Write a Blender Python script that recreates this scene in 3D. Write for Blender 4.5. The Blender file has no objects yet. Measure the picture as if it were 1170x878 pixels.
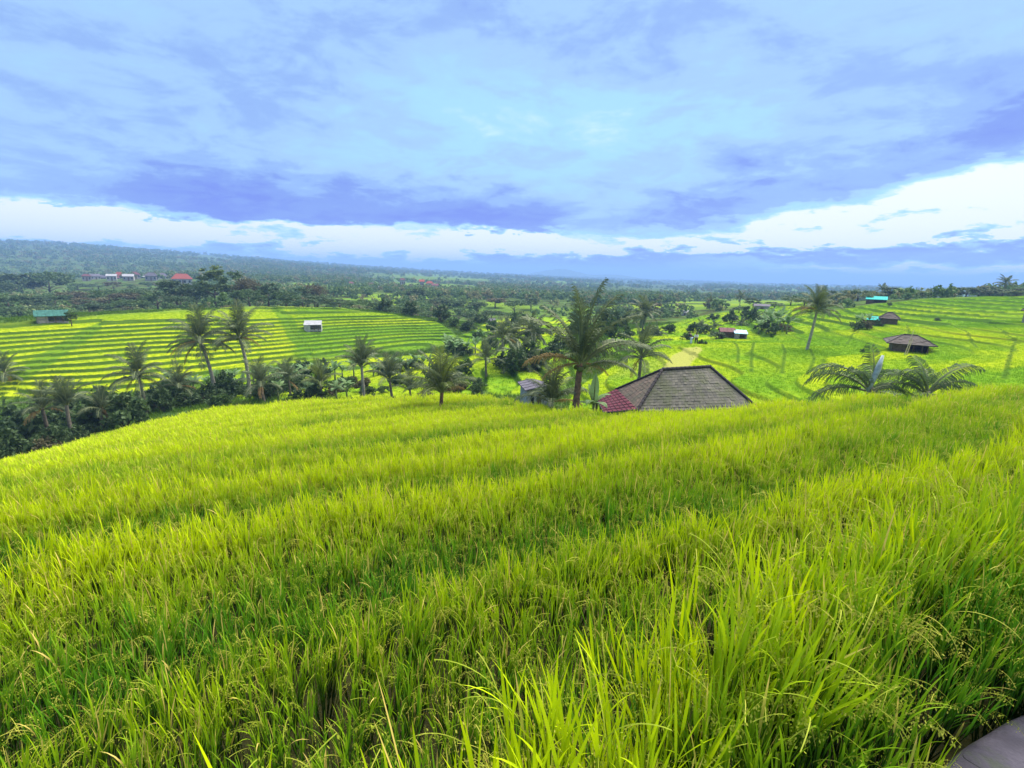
# Rice terraces in a tropical valley under a low cloud deck.
HAZE_COL = (.30, .52, .95, 1); HAZE_D = 4.0e-4
SKY_GAIN = 4.9; EXPOSURE = 1.2
SKY_STOPS = [(.0, (.13, .18, .76)), (.25, (.18, .28, .78)), (.45, (.27, .44, .84)), (.62, (.36, .58, .90)), (.8, (.38, .70, .95)), (.9, (.60, .86, .98)), (1.0, (.97, 1.0, 1.0))]
SUN_E, SUN_ANG = 4.5, 60
import bpy, math, random
import numpy as np
from mathutils import Vector, Matrix, Euler

PI = math.pi
R = math.radians
scene = bpy.context.scene
COL = scene.collection

# ------------------------------------------------------------------ camera geometry (photo pixels 1170 x 878)
FPX, CX, CY = 560.0, 585.0, 439.0
PITCH, ROLL = R(12.94), R(1.4)
_r0 = np.array([1, 0, 0.]); _f0 = np.array([0, math.cos(PITCH), -math.sin(PITCH)]); _u0 = np.array([0, math.sin(PITCH), math.cos(PITCH)])
CR = _r0 * math.cos(ROLL) + _u0 * math.sin(ROLL)
CU = -_r0 * math.sin(ROLL) + _u0 * math.cos(ROLL)
CF = _f0


def ray(px, py):
    return CF + (px - CX) / FPX * CR + (CY - py) / FPX * CU


def at(px, py, Y):
    """the point of the place seen at a photo pixel, Y metres ahead of the viewer"""
    d = ray(px, py)
    return d * (Y / d[1])


def proj(x, y, z):
    f = x * CF[0] + y * CF[1] + z * CF[2]
    f = np.where(f < 0.05, 0.05, f)
    px = CX + FPX * (x * CR[0] + y * CR[1] + z * CR[2]) / f
    py = CY - FPX * (x * CU[0] + y * CU[1] + z * CU[2]) / f
    return px, py


# ------------------------------------------------------------------ numpy helpers
def _hash(ix, iy, seed):
    h = (ix.astype(np.int64) * 374761393 + iy.astype(np.int64) * 668265263 + seed * 974711) & 0x7fffffff
    h = ((h ^ (h >> 13)) * 1274126177) & 0x7fffffff
    h = h ^ (h >> 16)
    return (h & 0xffffff) / float(0xffffff)


def vnoise(x, y, seed=0):
    ix, iy = np.floor(x), np.floor(y)
    fx, fy = x - ix, y - iy
    fx = fx * fx * (3 - 2 * fx); fy = fy * fy * (3 - 2 * fy)
    a = _hash(ix, iy, seed); b = _hash(ix + 1, iy, seed); c = _hash(ix, iy + 1, seed); d = _hash(ix + 1, iy + 1, seed)
    return (a * (1 - fx) + b * fx) * (1 - fy) + (c * (1 - fx) + d * fx) * fy


def fbm(x, y, seed=0, n=3):
    s, a, t = 0, 1.0, 0
    for i in range(n):
        s = s + a * vnoise(x * 2 ** i + i * 17.3, y * 2 ** i - i * 9.1, seed + i * 13); t += a; a *= .5
    return s / t - .5


def sstep(x, a, b):
    t = np.clip((x - a) / (b - a), 0, 1)
    return t * t * (3 - 2 * t)


class TPS:
    def __init__(s, p, v, lam=1e-3):
        p = np.array(p, float); v = np.array(v, float); n = len(p)
        d2 = ((p[:, None] - p[None]) ** 2).sum(-1)
        K = .5 * d2 * np.log(d2 + 1e-9) + lam * np.eye(n)
        P = np.c_[np.ones(n), p]
        A = np.block([[K, P], [P.T, np.zeros((3, 3))]])
        s.w = np.linalg.solve(A, np.r_[v, np.zeros(3)]); s.p = p

    def __call__(s, a, b):
        a = np.asarray(a, float); shp = a.shape; a = a.ravel(); b = np.asarray(b, float).ravel()
        out = s.w[-3] + s.w[-2] * a + s.w[-1] * b
        for (pa, pb), w in zip(s.p, s.w[:-3]):
            d2 = (a - pa) ** 2 + (b - pb) ** 2
            out += w * .5 * d2 * np.log(d2 + 1e-9)
        return out.reshape(shp)


def poly_in(px, py, poly, soft=3.0):
    """soft 0..1 mask of a photo-space outline laid on the ground"""
    n = len(poly); dmin = np.full(px.shape, 1e9); inside = np.zeros(px.shape, bool)
    for i in range(n):
        x0, y0 = poly[i]; x1, y1 = poly[(i + 1) % n]
        ex, ey = x1 - x0, y1 - y0
        t = np.clip(((px - x0) * ex + (py - y0) * ey) / (ex * ex + ey * ey + 1e-9), 0, 1)
        dmin = np.minimum(dmin, np.hypot(px - x0 - t * ex, py - y0 - t * ey))
        c = ((y0 > py) != (y1 > py)) & (px < (x1 - x0) * (py - y0) / ((y1 - y0) + 1e-12) + x0)
        inside ^= c
    sd = np.where(inside, dmin, -dmin)
    return sstep(sd, -soft, soft)


def line_dist(x, y, pts):
    d = np.full(x.shape, 1e9)
    for (x0, y0), (x1, y1) in zip(pts[:-1], pts[1:]):
        ex, ey = x1 - x0, y1 - y0
        t = np.clip(((x - x0) * ex + (y - y0) * ey) / (ex * ex + ey * ey + 1e-9), 0, 1)
        d = np.minimum(d, np.hypot(x - x0 - t * ex, y - y0 - t * ey))
    return d


# ------------------------------------------------------------------ the lie of the land
RICE = .74                                   # height of the rice canopy above the mud of the near field
BROW = [(-420, 640, 20), (-150, 570, 26), (60, 515, 30), (130, 494, 32), (200, 478, 34), (330, 461, 34), (450, 456, 33), (540, 453, 32),
        (600, 462, 27), (650, 471, 23), (760, 473, 21), (880, 465, 20), (1000, 454, 18), (1170, 446, 16), (1450, 440, 14)]
_bp = [at(*b) for b in BROW]
_bth = np.array([math.atan2(p[0], p[1]) for p in _bp]); _br = np.array([math.hypot(p[0], p[1]) for p in _bp])
_o = np.argsort(_bth); _bth, _br = _bth[_o], _br[_o]
fp = [(p[0], p[1]) for p in _bp]; fv = [p[2] - RICE for p in _bp]
for x, y, z in [(-4, 1, -2.6), (-2.5, 2, -2.4), (0, 2, -2.42), (1.5, 2.8, -2.32), (4.2, 4, -2.2), (8, 6, -2.15), (-8, 4, -3.3), (-1, 9, -3.75), (6, 10, -3.2)]:
    fp.append((x, y)); fv.append(z - RICE)
FIELD = TPS(np.array(fp) / 10, fv, 1e-3)

LAND = [
    # behind the brow, left to right
    (-300, 640, 27), (-100, 580, 34), (30, 520, 37), (100, 502, 38), (160, 478, 42), (240, 461, 48), (330, 459, 46), (420, 458, 46), (500, 462, 44), (560, 462, 41),
    (620, 478, 33), (690, 505, 28), (760, 505, 30), (850, 505, 29), (930, 500, 27), (1000, 500, 24), (1080, 500, 24), (1170, 492, 24), (1400, 480, 22),
    # left valley and terraced hill
    (0, 462, 57), (150, 448, 60), (300, 446, 60), (400, 432, 69), (480, 412, 82), (-200, 470, 50), (535, 404, 80), (545, 394, 92),
    # behind the hill
    (0, 373, 112), (150, 358, 135), (300, 354, 150), (400, 358, 155), (500, 372, 150),
    (-200, 360, 200), (0, 352, 220), (150, 346, 220), (300, 345, 220), (400, 346, 220), (500, 356, 200),
    (-200, 320, 500), (0, 322, 420), (100, 321, 400), (210, 322, 400), (300, 326, 400), (400, 330, 400), (500, 335, 400),
    (-200, 285, 900), (0, 293, 900), (150, 301, 900), (300, 310, 900), (400, 318, 900), (500, 322, 900),
    (-250, 262, 1500), (0, 279, 1400), (80, 283, 1400), (150, 289, 1400), (250, 297, 1500), (350, 305, 1700), (450, 311, 2000), (560, 315, 2500),
    # centre
    (550, 440, 52), (600, 440, 50), (580, 415, 62), (560, 390, 85), (600, 385, 90), (560, 372, 120), (640, 375, 110), (580, 352, 220), (650, 355, 220), (600, 336, 500), (650, 334, 600), (640, 322, 1500),
    # right
    (660, 440, 45), (720, 442, 42), (760, 412, 55), (785, 396, 65), (850, 432, 45), (850, 392, 75), (740, 386, 85), (800, 371, 115), (780, 362, 160),
    (870, 356, 150), (900, 386, 78), (935, 402, 60), (900, 365, 105), (960, 372, 90), (940, 352, 140), (950, 440, 38), (1037, 404, 58), (1015, 372, 84), (1000, 347, 130),
    (1060, 440, 36), (1100, 420, 45), (1100, 385, 68), (1100, 360, 95), (1100, 340, 135), (1170, 430, 36), (1170, 395, 60), (1170, 366, 88), (1170, 340, 132), (1400, 430, 32), (1400, 390, 60), (1400, 340, 120),
    (1000, 344, 200), (1100, 345, 220), (1170, 346, 220), (1400, 345, 220),
    (750, 345, 350), (900, 348, 300), (1000, 345, 400), (1150, 347, 400), (750, 334, 800), (900, 335, 900), (1050, 338, 900), (1200, 340, 900),
    (750, 326, 2200), (900, 328, 2200), (1050, 331, 2200), (1250, 336, 2200),
]
lp, lv = [], []
for px, py, Y in LAND:
    p = at(px, py, Y); r = math.hypot(p[0], p[1]); lp.append((math.atan2(p[0], p[1]), math.log(r))); lv.append(p[2] / r)
STRIPES = [(-10.0, [(150, 357.5), (220, 354.5), (290, 353), (350, 353.5), (395, 355.5)]), (-10.6, [(60, 373), (110, 370), (180, 366.5), (262, 363.5), (334, 362), (400, 360.5), (425, 360)]), (-11.2, [(0, 384), (60, 379.5), (120, 376), (180, 372.5), (291, 370.5), (334, 368), (400, 365.5), (440, 365)]),
           (-12.0, [(-120, 402), (0, 392), (100, 386), (180, 381), (298, 378.5), (335, 375), (400, 371), (460, 369.5)]), (-12.8, [(-150, 418), (0, 403), (67, 397), (200, 389.5), (300, 386), (345, 381.5), (400, 377), (480, 375.5)]),
           (-13.6, [(-150, 434), (0, 416), (44, 411), (127, 404), (200, 399), (300, 394), (339, 389.5), (400, 384), (460, 380.5), (500, 380)]), (-14.4, [(0, 430), (100, 421), (200, 412), (300, 403), (350, 398), (420, 391), (480, 386.5), (508, 386)]),
           (-15.2, [(0, 446), (100, 437), (200, 427), (300, 415), (360, 408), (430, 400), (490, 394)])]
for z, pts in STRIPES:
    for px, py in pts:
        d = ray(px, py); p = d * (z / d[2]); r = math.hypot(p[0], p[1]); lp.append((math.atan2(p[0], p[1]), math.log(r))); lv.append(p[2] / r)
for th in range(-80, 81, 16):
    lp.append((R(th), math.log(6000))); lv.append((-58 if th > -20 else -30) / 6000)
    lp.append((R(th), math.log(24000))); lv.append(-100 / 24000)
    lp.append((R(th), math.log(12))); lv.append(-.42)
for th in (-85, 85):
    for r, z in ((40, -12), (100, -12 if th < 0 else -6), (400, -12), (1500, 0)):
        lp.append((R(th), math.log(r))); lv.append(z / r)
LANDF = TPS(lp, lv, 2e-3)

EDGE = [(-6, -2.0), (-.5, .92), (.32, 1.36), (.78, 1.70), (1.5, 2.12), (2.3, 2.45), (3.3, 2.92), (6, 4.3), (12, 7.4)]      # edge of the high bund
PATH_EDGE = [(-6, -3.0), (.0, .50), (.9, 1.02), (1.48, 1.355), (1.71, 1.485), (1.97, 1.60), (2.3, 1.70), (3.2, 2.0), (12, 6.2)]


def side(x, y, line):
    """signed distance: positive on the camera's side of the line (below it in plan)"""
    yl = np.interp(x, [p[0] for p in line], [p[1] for p in line])
    return (yl - y) * .89


Z_LT = [(-260, 395), (0, 369), (150, 357), (290, 352), (390, 354), (430, 358), (500, 371), (522, 385), (505, 396), (470, 402), (420, 400), (385, 408), (330, 410), (290, 418), (232, 444), (100, 452), (20, 455), (-260, 480)]
Z_LOW = [(230, 425), (330, 412), (480, 402), (520, 404), (545, 425), (550, 452), (380, 456), (235, 456)]
Z_CEN = [(525, 385), (560, 368), (640, 352), (655, 372), (640, 400), (660, 425), (640, 450), (560, 452), (540, 425)]
Z_RF = [(650, 452), (690, 428), (720, 405), (770, 395), (830, 388), (900, 384), (1000, 372), (1085, 372), (1180, 366), (1500, 360), (1500, 500), (650, 510)]
Z_RT = [(880, 385), (880, 366), (930, 360), (985, 350), (1060, 342), (1180, 338), (1500, 330), (1500, 366), (1085, 372), (1000, 374)]
Z_MT = [(690, 400), (700, 380), (760, 372), (800, 362), (870, 350), (935, 346), (930, 362), (880, 385), (770, 396), (720, 406)]
P_STRAW = [(752, 426), (770, 407), (782, 401), (801, 399), (803, 403), (792, 414), (783, 427)]
P_STRAWG = [(690, 440), (715, 418), (755, 408), (772, 405), (760, 424), (720, 432)]
P_PATHL = [(310, 350), (322, 352), (334, 366), (342, 384), (362, 402), (350, 408), (328, 388), (318, 366)]


def gxy(px, py, Y):
    p = at(px, py, Y); return (p[0], p[1])


BUNDS = [[gxy(829, 396, 72), gxy(839, 398, 69), gxy(843, 408, 60), gxy(842, 420, 51)], [gxy(861, 396, 72), gxy(858, 410, 58), gxy(858, 428, 46)],
         [gxy(893, 398, 67), gxy(896, 408, 58), gxy(893, 428, 44)], [gxy(925, 403, 60), gxy(930, 412, 53), gxy(922, 430, 42)],
         [gxy(795, 402, 62), gxy(790, 414, 54)], [gxy(1085, 372, 82), gxy(1104, 384, 70), gxy(1116, 398, 58)],
         [gxy(1118, 368, 86), gxy(1140, 380, 73), gxy(1164, 396, 60)], [gxy(1160, 390, 64), gxy(1152, 415, 45), gxy(1146, 440, 34)],
         [gxy(1036, 372, 84), gxy(1038, 382, 72)],
         [gxy(968, 392, 66), gxy(975, 380, 76), gxy(1000, 372, 84)]]


def terrace(z, step, w):
    q = z / step; k = np.floor(q); f = q - k
    s = sstep(f, 1 - w, 1.0)
    ris = sstep(f, 1 - w * 1.5, 1 - w * .8) * (1 - sstep(f, .97, 1.0) * .6)
    return (k + s + .35) * step, ris, k


def land(x, y):
    """ground height and what grows on it, for arrays of plan positions"""
    x = np.asarray(x, float); y = np.asarray(y, float)
    r = np.hypot(x, y); th = np.arctan2(x, y)
    rb = np.interp(th, _bth, _br)
    rc = np.maximum(r, 9.0)
    zl = LANDF(np.clip(th, -R(88), R(88)), np.log(rc)) * rc
    zl0 = zl.copy()
    px, py = proj(x, y, zl)
    ripe_shade = np.zeros(r.shape); wild = np.ones(r.shape); ris = np.zeros(r.shape); straw = np.zeros(r.shape); soil = np.zeros(r.shape)
    # rolling far country
    far = sstep(r, 140, 500)
    zl = zl + far * fbm(x / 160, y / 160, 5) * np.minimum(r * .012, 14)
    # mountain on the horizon
    for mx, mr, mh, ms in ((648, 5000, 70, .022), (622, 5100, 52, .020), (700, 5100, 44, .03)):
        q = at(mx, 318, mr); d = np.hypot(x - q[0], y - q[1])
        zl = zl + mh * np.exp(-(d / (ms * 9500)) ** 2) * (1 + .5 * fbm(x / 500, y / 500, 3))
    lim = (r > 40) & (r < 230)
    wob = fbm(x / 14, y / 14, 21) * .35 + fbm(x / 4, y / 4, 22) * .06
    jx = px + fbm(x / 5, y / 5, 31) * 6; jy = py + fbm(x / 5, y / 5, 32) * 2.5

    def zone(poly, r0, r1, soft=2.0):
        m = np.zeros(r.shape)
        k = (r > r0) & (r < r1)
        if k.any():
            m[k] = poly_in(jx[k], jy[k], poly, soft)
        return m
    mLT = zone(Z_LT, 58, 170); mLO = zone(Z_LOW, 46, 90); mCE = zone(Z_CEN, 44, 190); mRF = zone(Z_RF, 24, 130); mRT = zone(Z_RT, 70, 260); mMT = zone(Z_MT, 60, 240)
    path = np.maximum(zone(P_PATHL, 60, 150, 1.5), zone([(124, 364), (112, 385), (72, 412), (30, 438), (12, 432), (52, 405), (96, 380), (112, 366)], 45, 150, 1.5))
    for m, step, w, base, amp, wk in ((mLT, .42, .22, .27, .36, .45), (mLO, .36, .2, .25, .2, 1), (mCE, .5, .16, .25, .3, 1), (mRF, .32, .07, .24, .4, .7), (mRT, .5, .2, .1, .2, 1.3), (mMT, .6, .2, .2, .25, 1.5)):
        zz = zl + wob * wk
        if m is mLT: zz = zz + (vnoise(zl * .9 + 3, zl * 0, 95) - .5) * .95 + fbm(x / 22, y / 22, 26) * .25
        if m is mLT: zz = zz + .13 * ((px > np.interp(py, [366, 385, 410, 435], [118, 100, 60, 20])) * 1. + (px > np.interp(py, [351, 366, 384, 404], [316, 328, 337, 357])) * 1.1 + (px > np.interp(py, [352, 380, 430], [262, 240, 205])) * .8) + fbm(x / 2.5, y / 2.5, 24) * .07
        if m is mRF: zz = zz + .22
        zt, rs, k = terrace(zz, step, w)
        zl = zl * (1 - m) + zt * m
        v = _hash(k, np.floor(px / 170) if m is mLT else k * 0, 7)
        rp = base + amp * (v - .5) + fbm(x / 12, y / 12, 41) * .25 + (fbm(x / 9, y / 6, 43, 2) * .7 if m is not mLT else 0)
        if m is mLT:
            side_ = sstep(jx, 325, 345); rp = rp + .22 * (1 - side_) - .25 * side_ * sstep(jy, 368, 385)
        ripe_shade = np.where(m > .02, ripe_shade * (1 - m) + rp * m, ripe_shade)
        ris = np.maximum(ris, rs * m * (m > .3) * (.62 if m is mRF else .95))
        wild = wild * (1 - m)
    wild = np.maximum(wild, path * .0); ripe_shade = ripe_shade * (1 - path * .8); ris = np.maximum(ris, path * .35)
    straw = np.maximum(zone(P_STRAW, 40, 90, 1.0), zone(P_STRAWG, 40, 90, 4) * .35)
    bd = np.full(r.shape, 1e9)
    k = lim
    if k.any():
        for b in BUNDS:
            bd[k] = np.minimum(bd[k], line_dist(x[k], y[k], b))
    bm = (1 - sstep(bd, .06, .34)) * (mRF > .3) * sstep(fbm(x / 3, y / 3, 90), -.45, -.3)
    zl = zl + bm * .1; ris = np.maximum(ris, bm * .85)
    # far field patches among the woods
    fp_ = fbm(x / (40 + r * .12), y / (25 + r * .08), 61, 2)
    ff = sstep(fp_, .02, .1) * sstep(r, 170, 260) * (1 - sstep(r, 1500, 4000)) * (1 - sstep(-th, R(5), R(30)) * sstep(r, 450, 600))
    for poly, r0, r1 in (([(335, 322), (400, 324), (450, 338), (455, 352), (400, 350), (340, 336)], 220, 900), ([(725, 336), (800, 338), (860, 346), (760, 352)], 230, 1500), ([(0, 330), (50, 330), (60, 338), (0, 341)], 180, 420)):
        ff = np.maximum(ff, zone(poly, r0, r1, 3) * sstep(fbm(x / 22, y / 22, 64, 3), -.05, .06))
    ff = ff * (wild > .5)
    ff = ff * (1 - .4 * sstep(r, 450, 750)); ripe_shade = ripe_shade + ff * (.12 + .5 * fbm(x / 30, y / 30, 66)); wild = wild * (1 - .62 * ff)
    # keep the wild growth mask within range
    wild = np.clip(wild, 0, 1)
    # near field
    zf = FIELD(x / 10, y / 10)
    wv = -.5 * x + .866 * y + fbm(x / 7, y / 7, 71) * 2.4 + fbm(x / 2, y / 2, 72) * .5
    per = 3.1; fs = wv / per - np.floor(wv / per); zft = zf + (np.minimum(fs, .86) - .5 - sstep(fs, .86, 1.0) * .86) * .56
    fade = sstep(r, 2.5, 6)
    zf = zf * (1 - fade) + zft * fade
    inf = 1 - sstep(r + fbm(x / 5, y / 5, 77) * 1.2, rb - .2, rb + 3.2)
    z = zl * (1 - inf) + zf * inf
    soil = inf.copy(); wild = wild * (1 - inf); ris = ris * (1 - inf); ripe_shade = ripe_shade * (1 - inf); straw = straw * (1 - inf)
    # edge of the field: grass bank
    bank = sstep(r, rb - .6, rb + .4) * (1 - sstep(r, rb + 3, rb + 6)) * (1 - mRF)
    wild = np.maximum(wild, bank * .8); soil = soil * (1 - bank)
    # high bund with its strip of rice, then the paved path where the viewer stands
    se = side(x, y, EDGE) + fbm(x / .7, y / .7, 81) * .12
    up = sstep(se, -.12, .14) * (r < 40)
    z = z * (1 - up) + (-1.90 + fbm(x, y, 82) * .06) * up
    sp_ = side(x, y, PATH_EDGE)
    pp = sstep(sp_, -.05, .08) * (r < 40)
    z = z * (1 - pp) + (-1.80) * pp
    back = sstep(np.abs(th), R(75), R(95)) * sstep(r, 3, 6)
    z = z * (1 - back) + (-1.9 - .004 * r) * back
    return dict(z=z, fs=fs, fade=fade, ripe_shade=ripe_shade, wild=wild, ris=ris, straw=straw, soil=soil, inf=inf, up=up, se=se, sp=sp_, rb=rb, r=r, px=px, py=py, mLT=mLT, mLO=mLO, mCE=mCE, mRF=mRF, mRT=mRT, mMT=mMT, ff=ff)


def H(x, y):
    return float(land(np.array([x]), np.array([y]))['z'][0])


# ------------------------------------------------------------------ objects, tags, meshes
def tag(o, label=None, cat=None, group=None, kind=None):
    if label: o['label'] = label
    if cat: o['category'] = cat
    if group: o['group'] = group
    if kind: o['kind'] = kind
    return o


def empty(name, loc, rz=0.0):
    o = bpy.data.objects.new(name, None); o.location = loc; o.rotation_euler = (0, 0, rz); o.empty_display_size = .3
    COL.objects.link(o); return o


def link(name, me, parent=None, loc=(0, 0, 0), rot=(0, 0, 0), scale=(1, 1, 1)):
    o = bpy.data.objects.new(name, me); COL.objects.link(o)
    o.parent = parent; o.location = loc; o.rotation_euler = rot; o.scale = scale
    return o


class MB:
    """collects faces for one mesh"""
    def __init__(s): s.v, s.f, s.m, s.t = [], [], [], []

    def add(s, verts, faces, mi=0, tint=0.5):
        b = len(s.v); s.v += [tuple(p) for p in verts]; s.t += [tint] * len(verts)
        for f in faces: s.f.append(tuple(i + b for i in f)); s.m.append(mi)

    def quad(s, a, b, c, d, mi=0, tint=.5): s.add([a, b, c, d], [(0, 1, 2, 3)], mi, tint)

    def box(s, c, size, rz=0.0, mi=0, M=None):
        x, y, z = [q / 2 for q in size]
        vs = [Vector((i * x, j * y, k * z)) for i in (-1, 1) for j in (-1, 1) for k in (-1, 1)]
        rm = M if M is not None else Matrix.Rotation(rz, 3, 'Z')
        vs = [rm @ p + Vector(c) for p in vs]
        s.add(vs, [(0, 1, 3, 2), (4, 6, 7, 5), (0, 4, 5, 1), (2, 3, 7, 6), (0, 2, 6, 4), (1, 5, 7, 3)], mi)

    def tube(s, pts, rad, n=8, mi=0, cap=True, tint=.5):
        pts = [Vector(p) for p in pts]; b = len(s.v); rings = []
        for i, p in enumerate(pts):
            t = (pts[min(i + 1, len(pts) - 1)] - pts[max(i - 1, 0)]).normalized()
            a = t.cross(Vector((0, 1, 0)) if abs(t.y) < .9 else Vector((1, 0, 0))).normalized(); c = t.cross(a)
            rr = rad[i] if hasattr(rad, '__len__') else rad
            rings.append([p + (a * math.cos(2 * PI * k / n) + c * math.sin(2 * PI * k / n)) * rr for k in range(n)])
        vs = [q for g in rings for q in g]; fs = []
        for i in range(len(pts) - 1):
            for k in range(n):
                k2 = (k + 1) % n; fs.append((i * n + k, i * n + k2, (i + 1) * n + k2, (i + 1) * n + k))
        if cap:
            fs.append(tuple(range(n))[::-1]); fs.append(tuple((len(pts) - 1) * n + k for k in range(n)))
        s.add(vs, fs, mi, tint)

    def mesh(s, name, mats, smooth=False):
        me = bpy.data.meshes.new(name); me.from_pydata([tuple(p) for p in s.v], [], s.f)
        for m in (mats if isinstance(mats, (list, tuple)) else [mats]): me.materials.append(m)
        if any(s.m): me.polygons.foreach_set('material_index', s.m)
        a = me.attributes.new('tint', 'FLOAT', 'POINT'); a.data.foreach_set('value', s.t)
        if smooth: me.polygons.foreach_set('use_smooth', [True] * len(s.f))
        me.update(); return me

    def build(s, name, mats, parent=None, smooth=False, **k): return link(name, s.mesh(name, mats, smooth), parent, **k)


# ------------------------------------------------------------------ materials
class Nd:
    """a small expression builder for shader nodes"""
    def __init__(s, nt): s.nt = nt

    def new(s, t, **kw):
        n = s.nt.nodes.new(t)
        for k, v in kw.items(): setattr(n, k, v)
        return n

    def put(s, sock, v):
        if isinstance(v, bpy.types.NodeSocket): s.nt.links.new(v, sock)
        elif v is not None: sock.default_value = v

    def m(s, op, a, b=None, c=None, clamp=False):
        n = s.new('ShaderNodeMath', operation=op, use_clamp=clamp); s.put(n.inputs[0], a)
        if b is not None: s.put(n.inputs[1], b)
        if c is not None: s.put(n.inputs[2], c)
        return n.outputs[0]

    def ss(s, x, a, b):
        n = s.new('ShaderNodeMapRange', interpolation_type='SMOOTHSTEP'); s.put(n.inputs[0], x); s.put(n.inputs[1], a); s.put(n.inputs[2], b)
        return n.outputs[0]

    def mix(s, f, a, b, bt='MIX'):
        n = s.new('ShaderNodeMix', data_type='RGBA', blend_type=bt); s.put(n.inputs[0], f)
        for i, v in ((6, a), (7, b)):
            if not isinstance(v, bpy.types.NodeSocket) and len(v) == 3: v = tuple(v) + (1,)
            s.put(n.inputs[i], v)
        return n.outputs[2]

    def noise(s, vec, scale, detail=3, rough=.5, dist=0.0):
        n = s.new('ShaderNodeTexNoise'); n.inputs['Scale'].default_value = scale; n.inputs['Detail'].default_value = detail
        n.inputs['Roughness'].default_value = rough; n.inputs['Distortion'].default_value = dist
        if vec is not None: s.put(n.inputs['Vector'], vec)
        return n.outputs[0]

    def attr(s, name, kind='GEOMETRY'):
        n = s.new('ShaderNodeAttribute', attribute_name=name, attribute_type=kind); return n

    def pos(s): return s.new('ShaderNodeNewGeometry').outputs['Position']


def material(name):
    m = bpy.data.materials.new(name); m.use_nodes = True; nt = m.node_tree
    return m, Nd(nt), nt.nodes['Principled BSDF'], nt.nodes['Material Output']


def leafy(name, fn, trans=.35, rough=.5, spec=.3):
    """leaf material: fn(node builder) gives the colour; part of the light passes through the blade"""
    m, N, b, out = material(name); c = fn(N)
    N.put(b.inputs['Base Color'], c); b.inputs['Roughness'].default_value = rough; b.inputs['Specular IOR Level'].default_value = spec
    t = N.new('ShaderNodeBsdfTranslucent'); N.put(t.inputs[0], c)
    mx = N.new('ShaderNodeMixShader'); mx.inputs[0].default_value = trans
    N.nt.links.new(b.outputs[0], mx.inputs[1]); N.nt.links.new(t.outputs[0], mx.inputs[2]); N.nt.links.new(mx.outputs[0], out.inputs[0])
    return m


def plain(name, col, var=.25, scale=3.0, rough=.8, col2=None, bump=.0):
    m, N, b, out = material(name)
    tc = N.new('ShaderNodeTexCoord').outputs['Object']
    n = N.noise(tc, scale, 5, .6)
    c2 = col2 or tuple(c * (1 - var) for c in col)
    N.put(b.inputs['Base Color'], N.mix(N.ss(n, .35, .65), col, c2)); b.inputs['Roughness'].default_value = rough
    b.inputs['Specular IOR Level'].default_value = .25
    if bump:
        bn = N.new('ShaderNodeBump'); bn.inputs[0].default_value = bump; bn.inputs[1].default_value = .03
        N.put(bn.inputs['Height'], N.noise(tc, scale * 6, 4)); N.nt.links.new(bn.outputs[0], b.inputs['Normal'])
    return m


def rnd(N): return N.new('ShaderNodeObjectInfo').outputs['Random']


G_YEL = (.53, .65, .004); G_GRN = (.085, .245, .010); G_DRK = (.035, .085, .012)


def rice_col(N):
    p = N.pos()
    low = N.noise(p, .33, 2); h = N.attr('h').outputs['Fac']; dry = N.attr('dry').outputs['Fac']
    f = N.m('ADD', N.m('MULTIPLY', N.ss(h, .35, 1.0), .5), N.m('ADD', N.m('MULTIPLY', N.m('SUBTRACT', low, .5), .7), N.attr('ripe_shade', 'INSTANCER').outputs['Fac']))
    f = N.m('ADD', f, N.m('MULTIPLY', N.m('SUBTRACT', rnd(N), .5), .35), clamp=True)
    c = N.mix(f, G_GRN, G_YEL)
    c = N.mix(N.ss(h, .78, .28), c, (.022, .060, .008))  # stem bases darkened in the colour, as shade between the plants
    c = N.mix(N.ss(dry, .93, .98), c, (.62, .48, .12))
    return c


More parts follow.
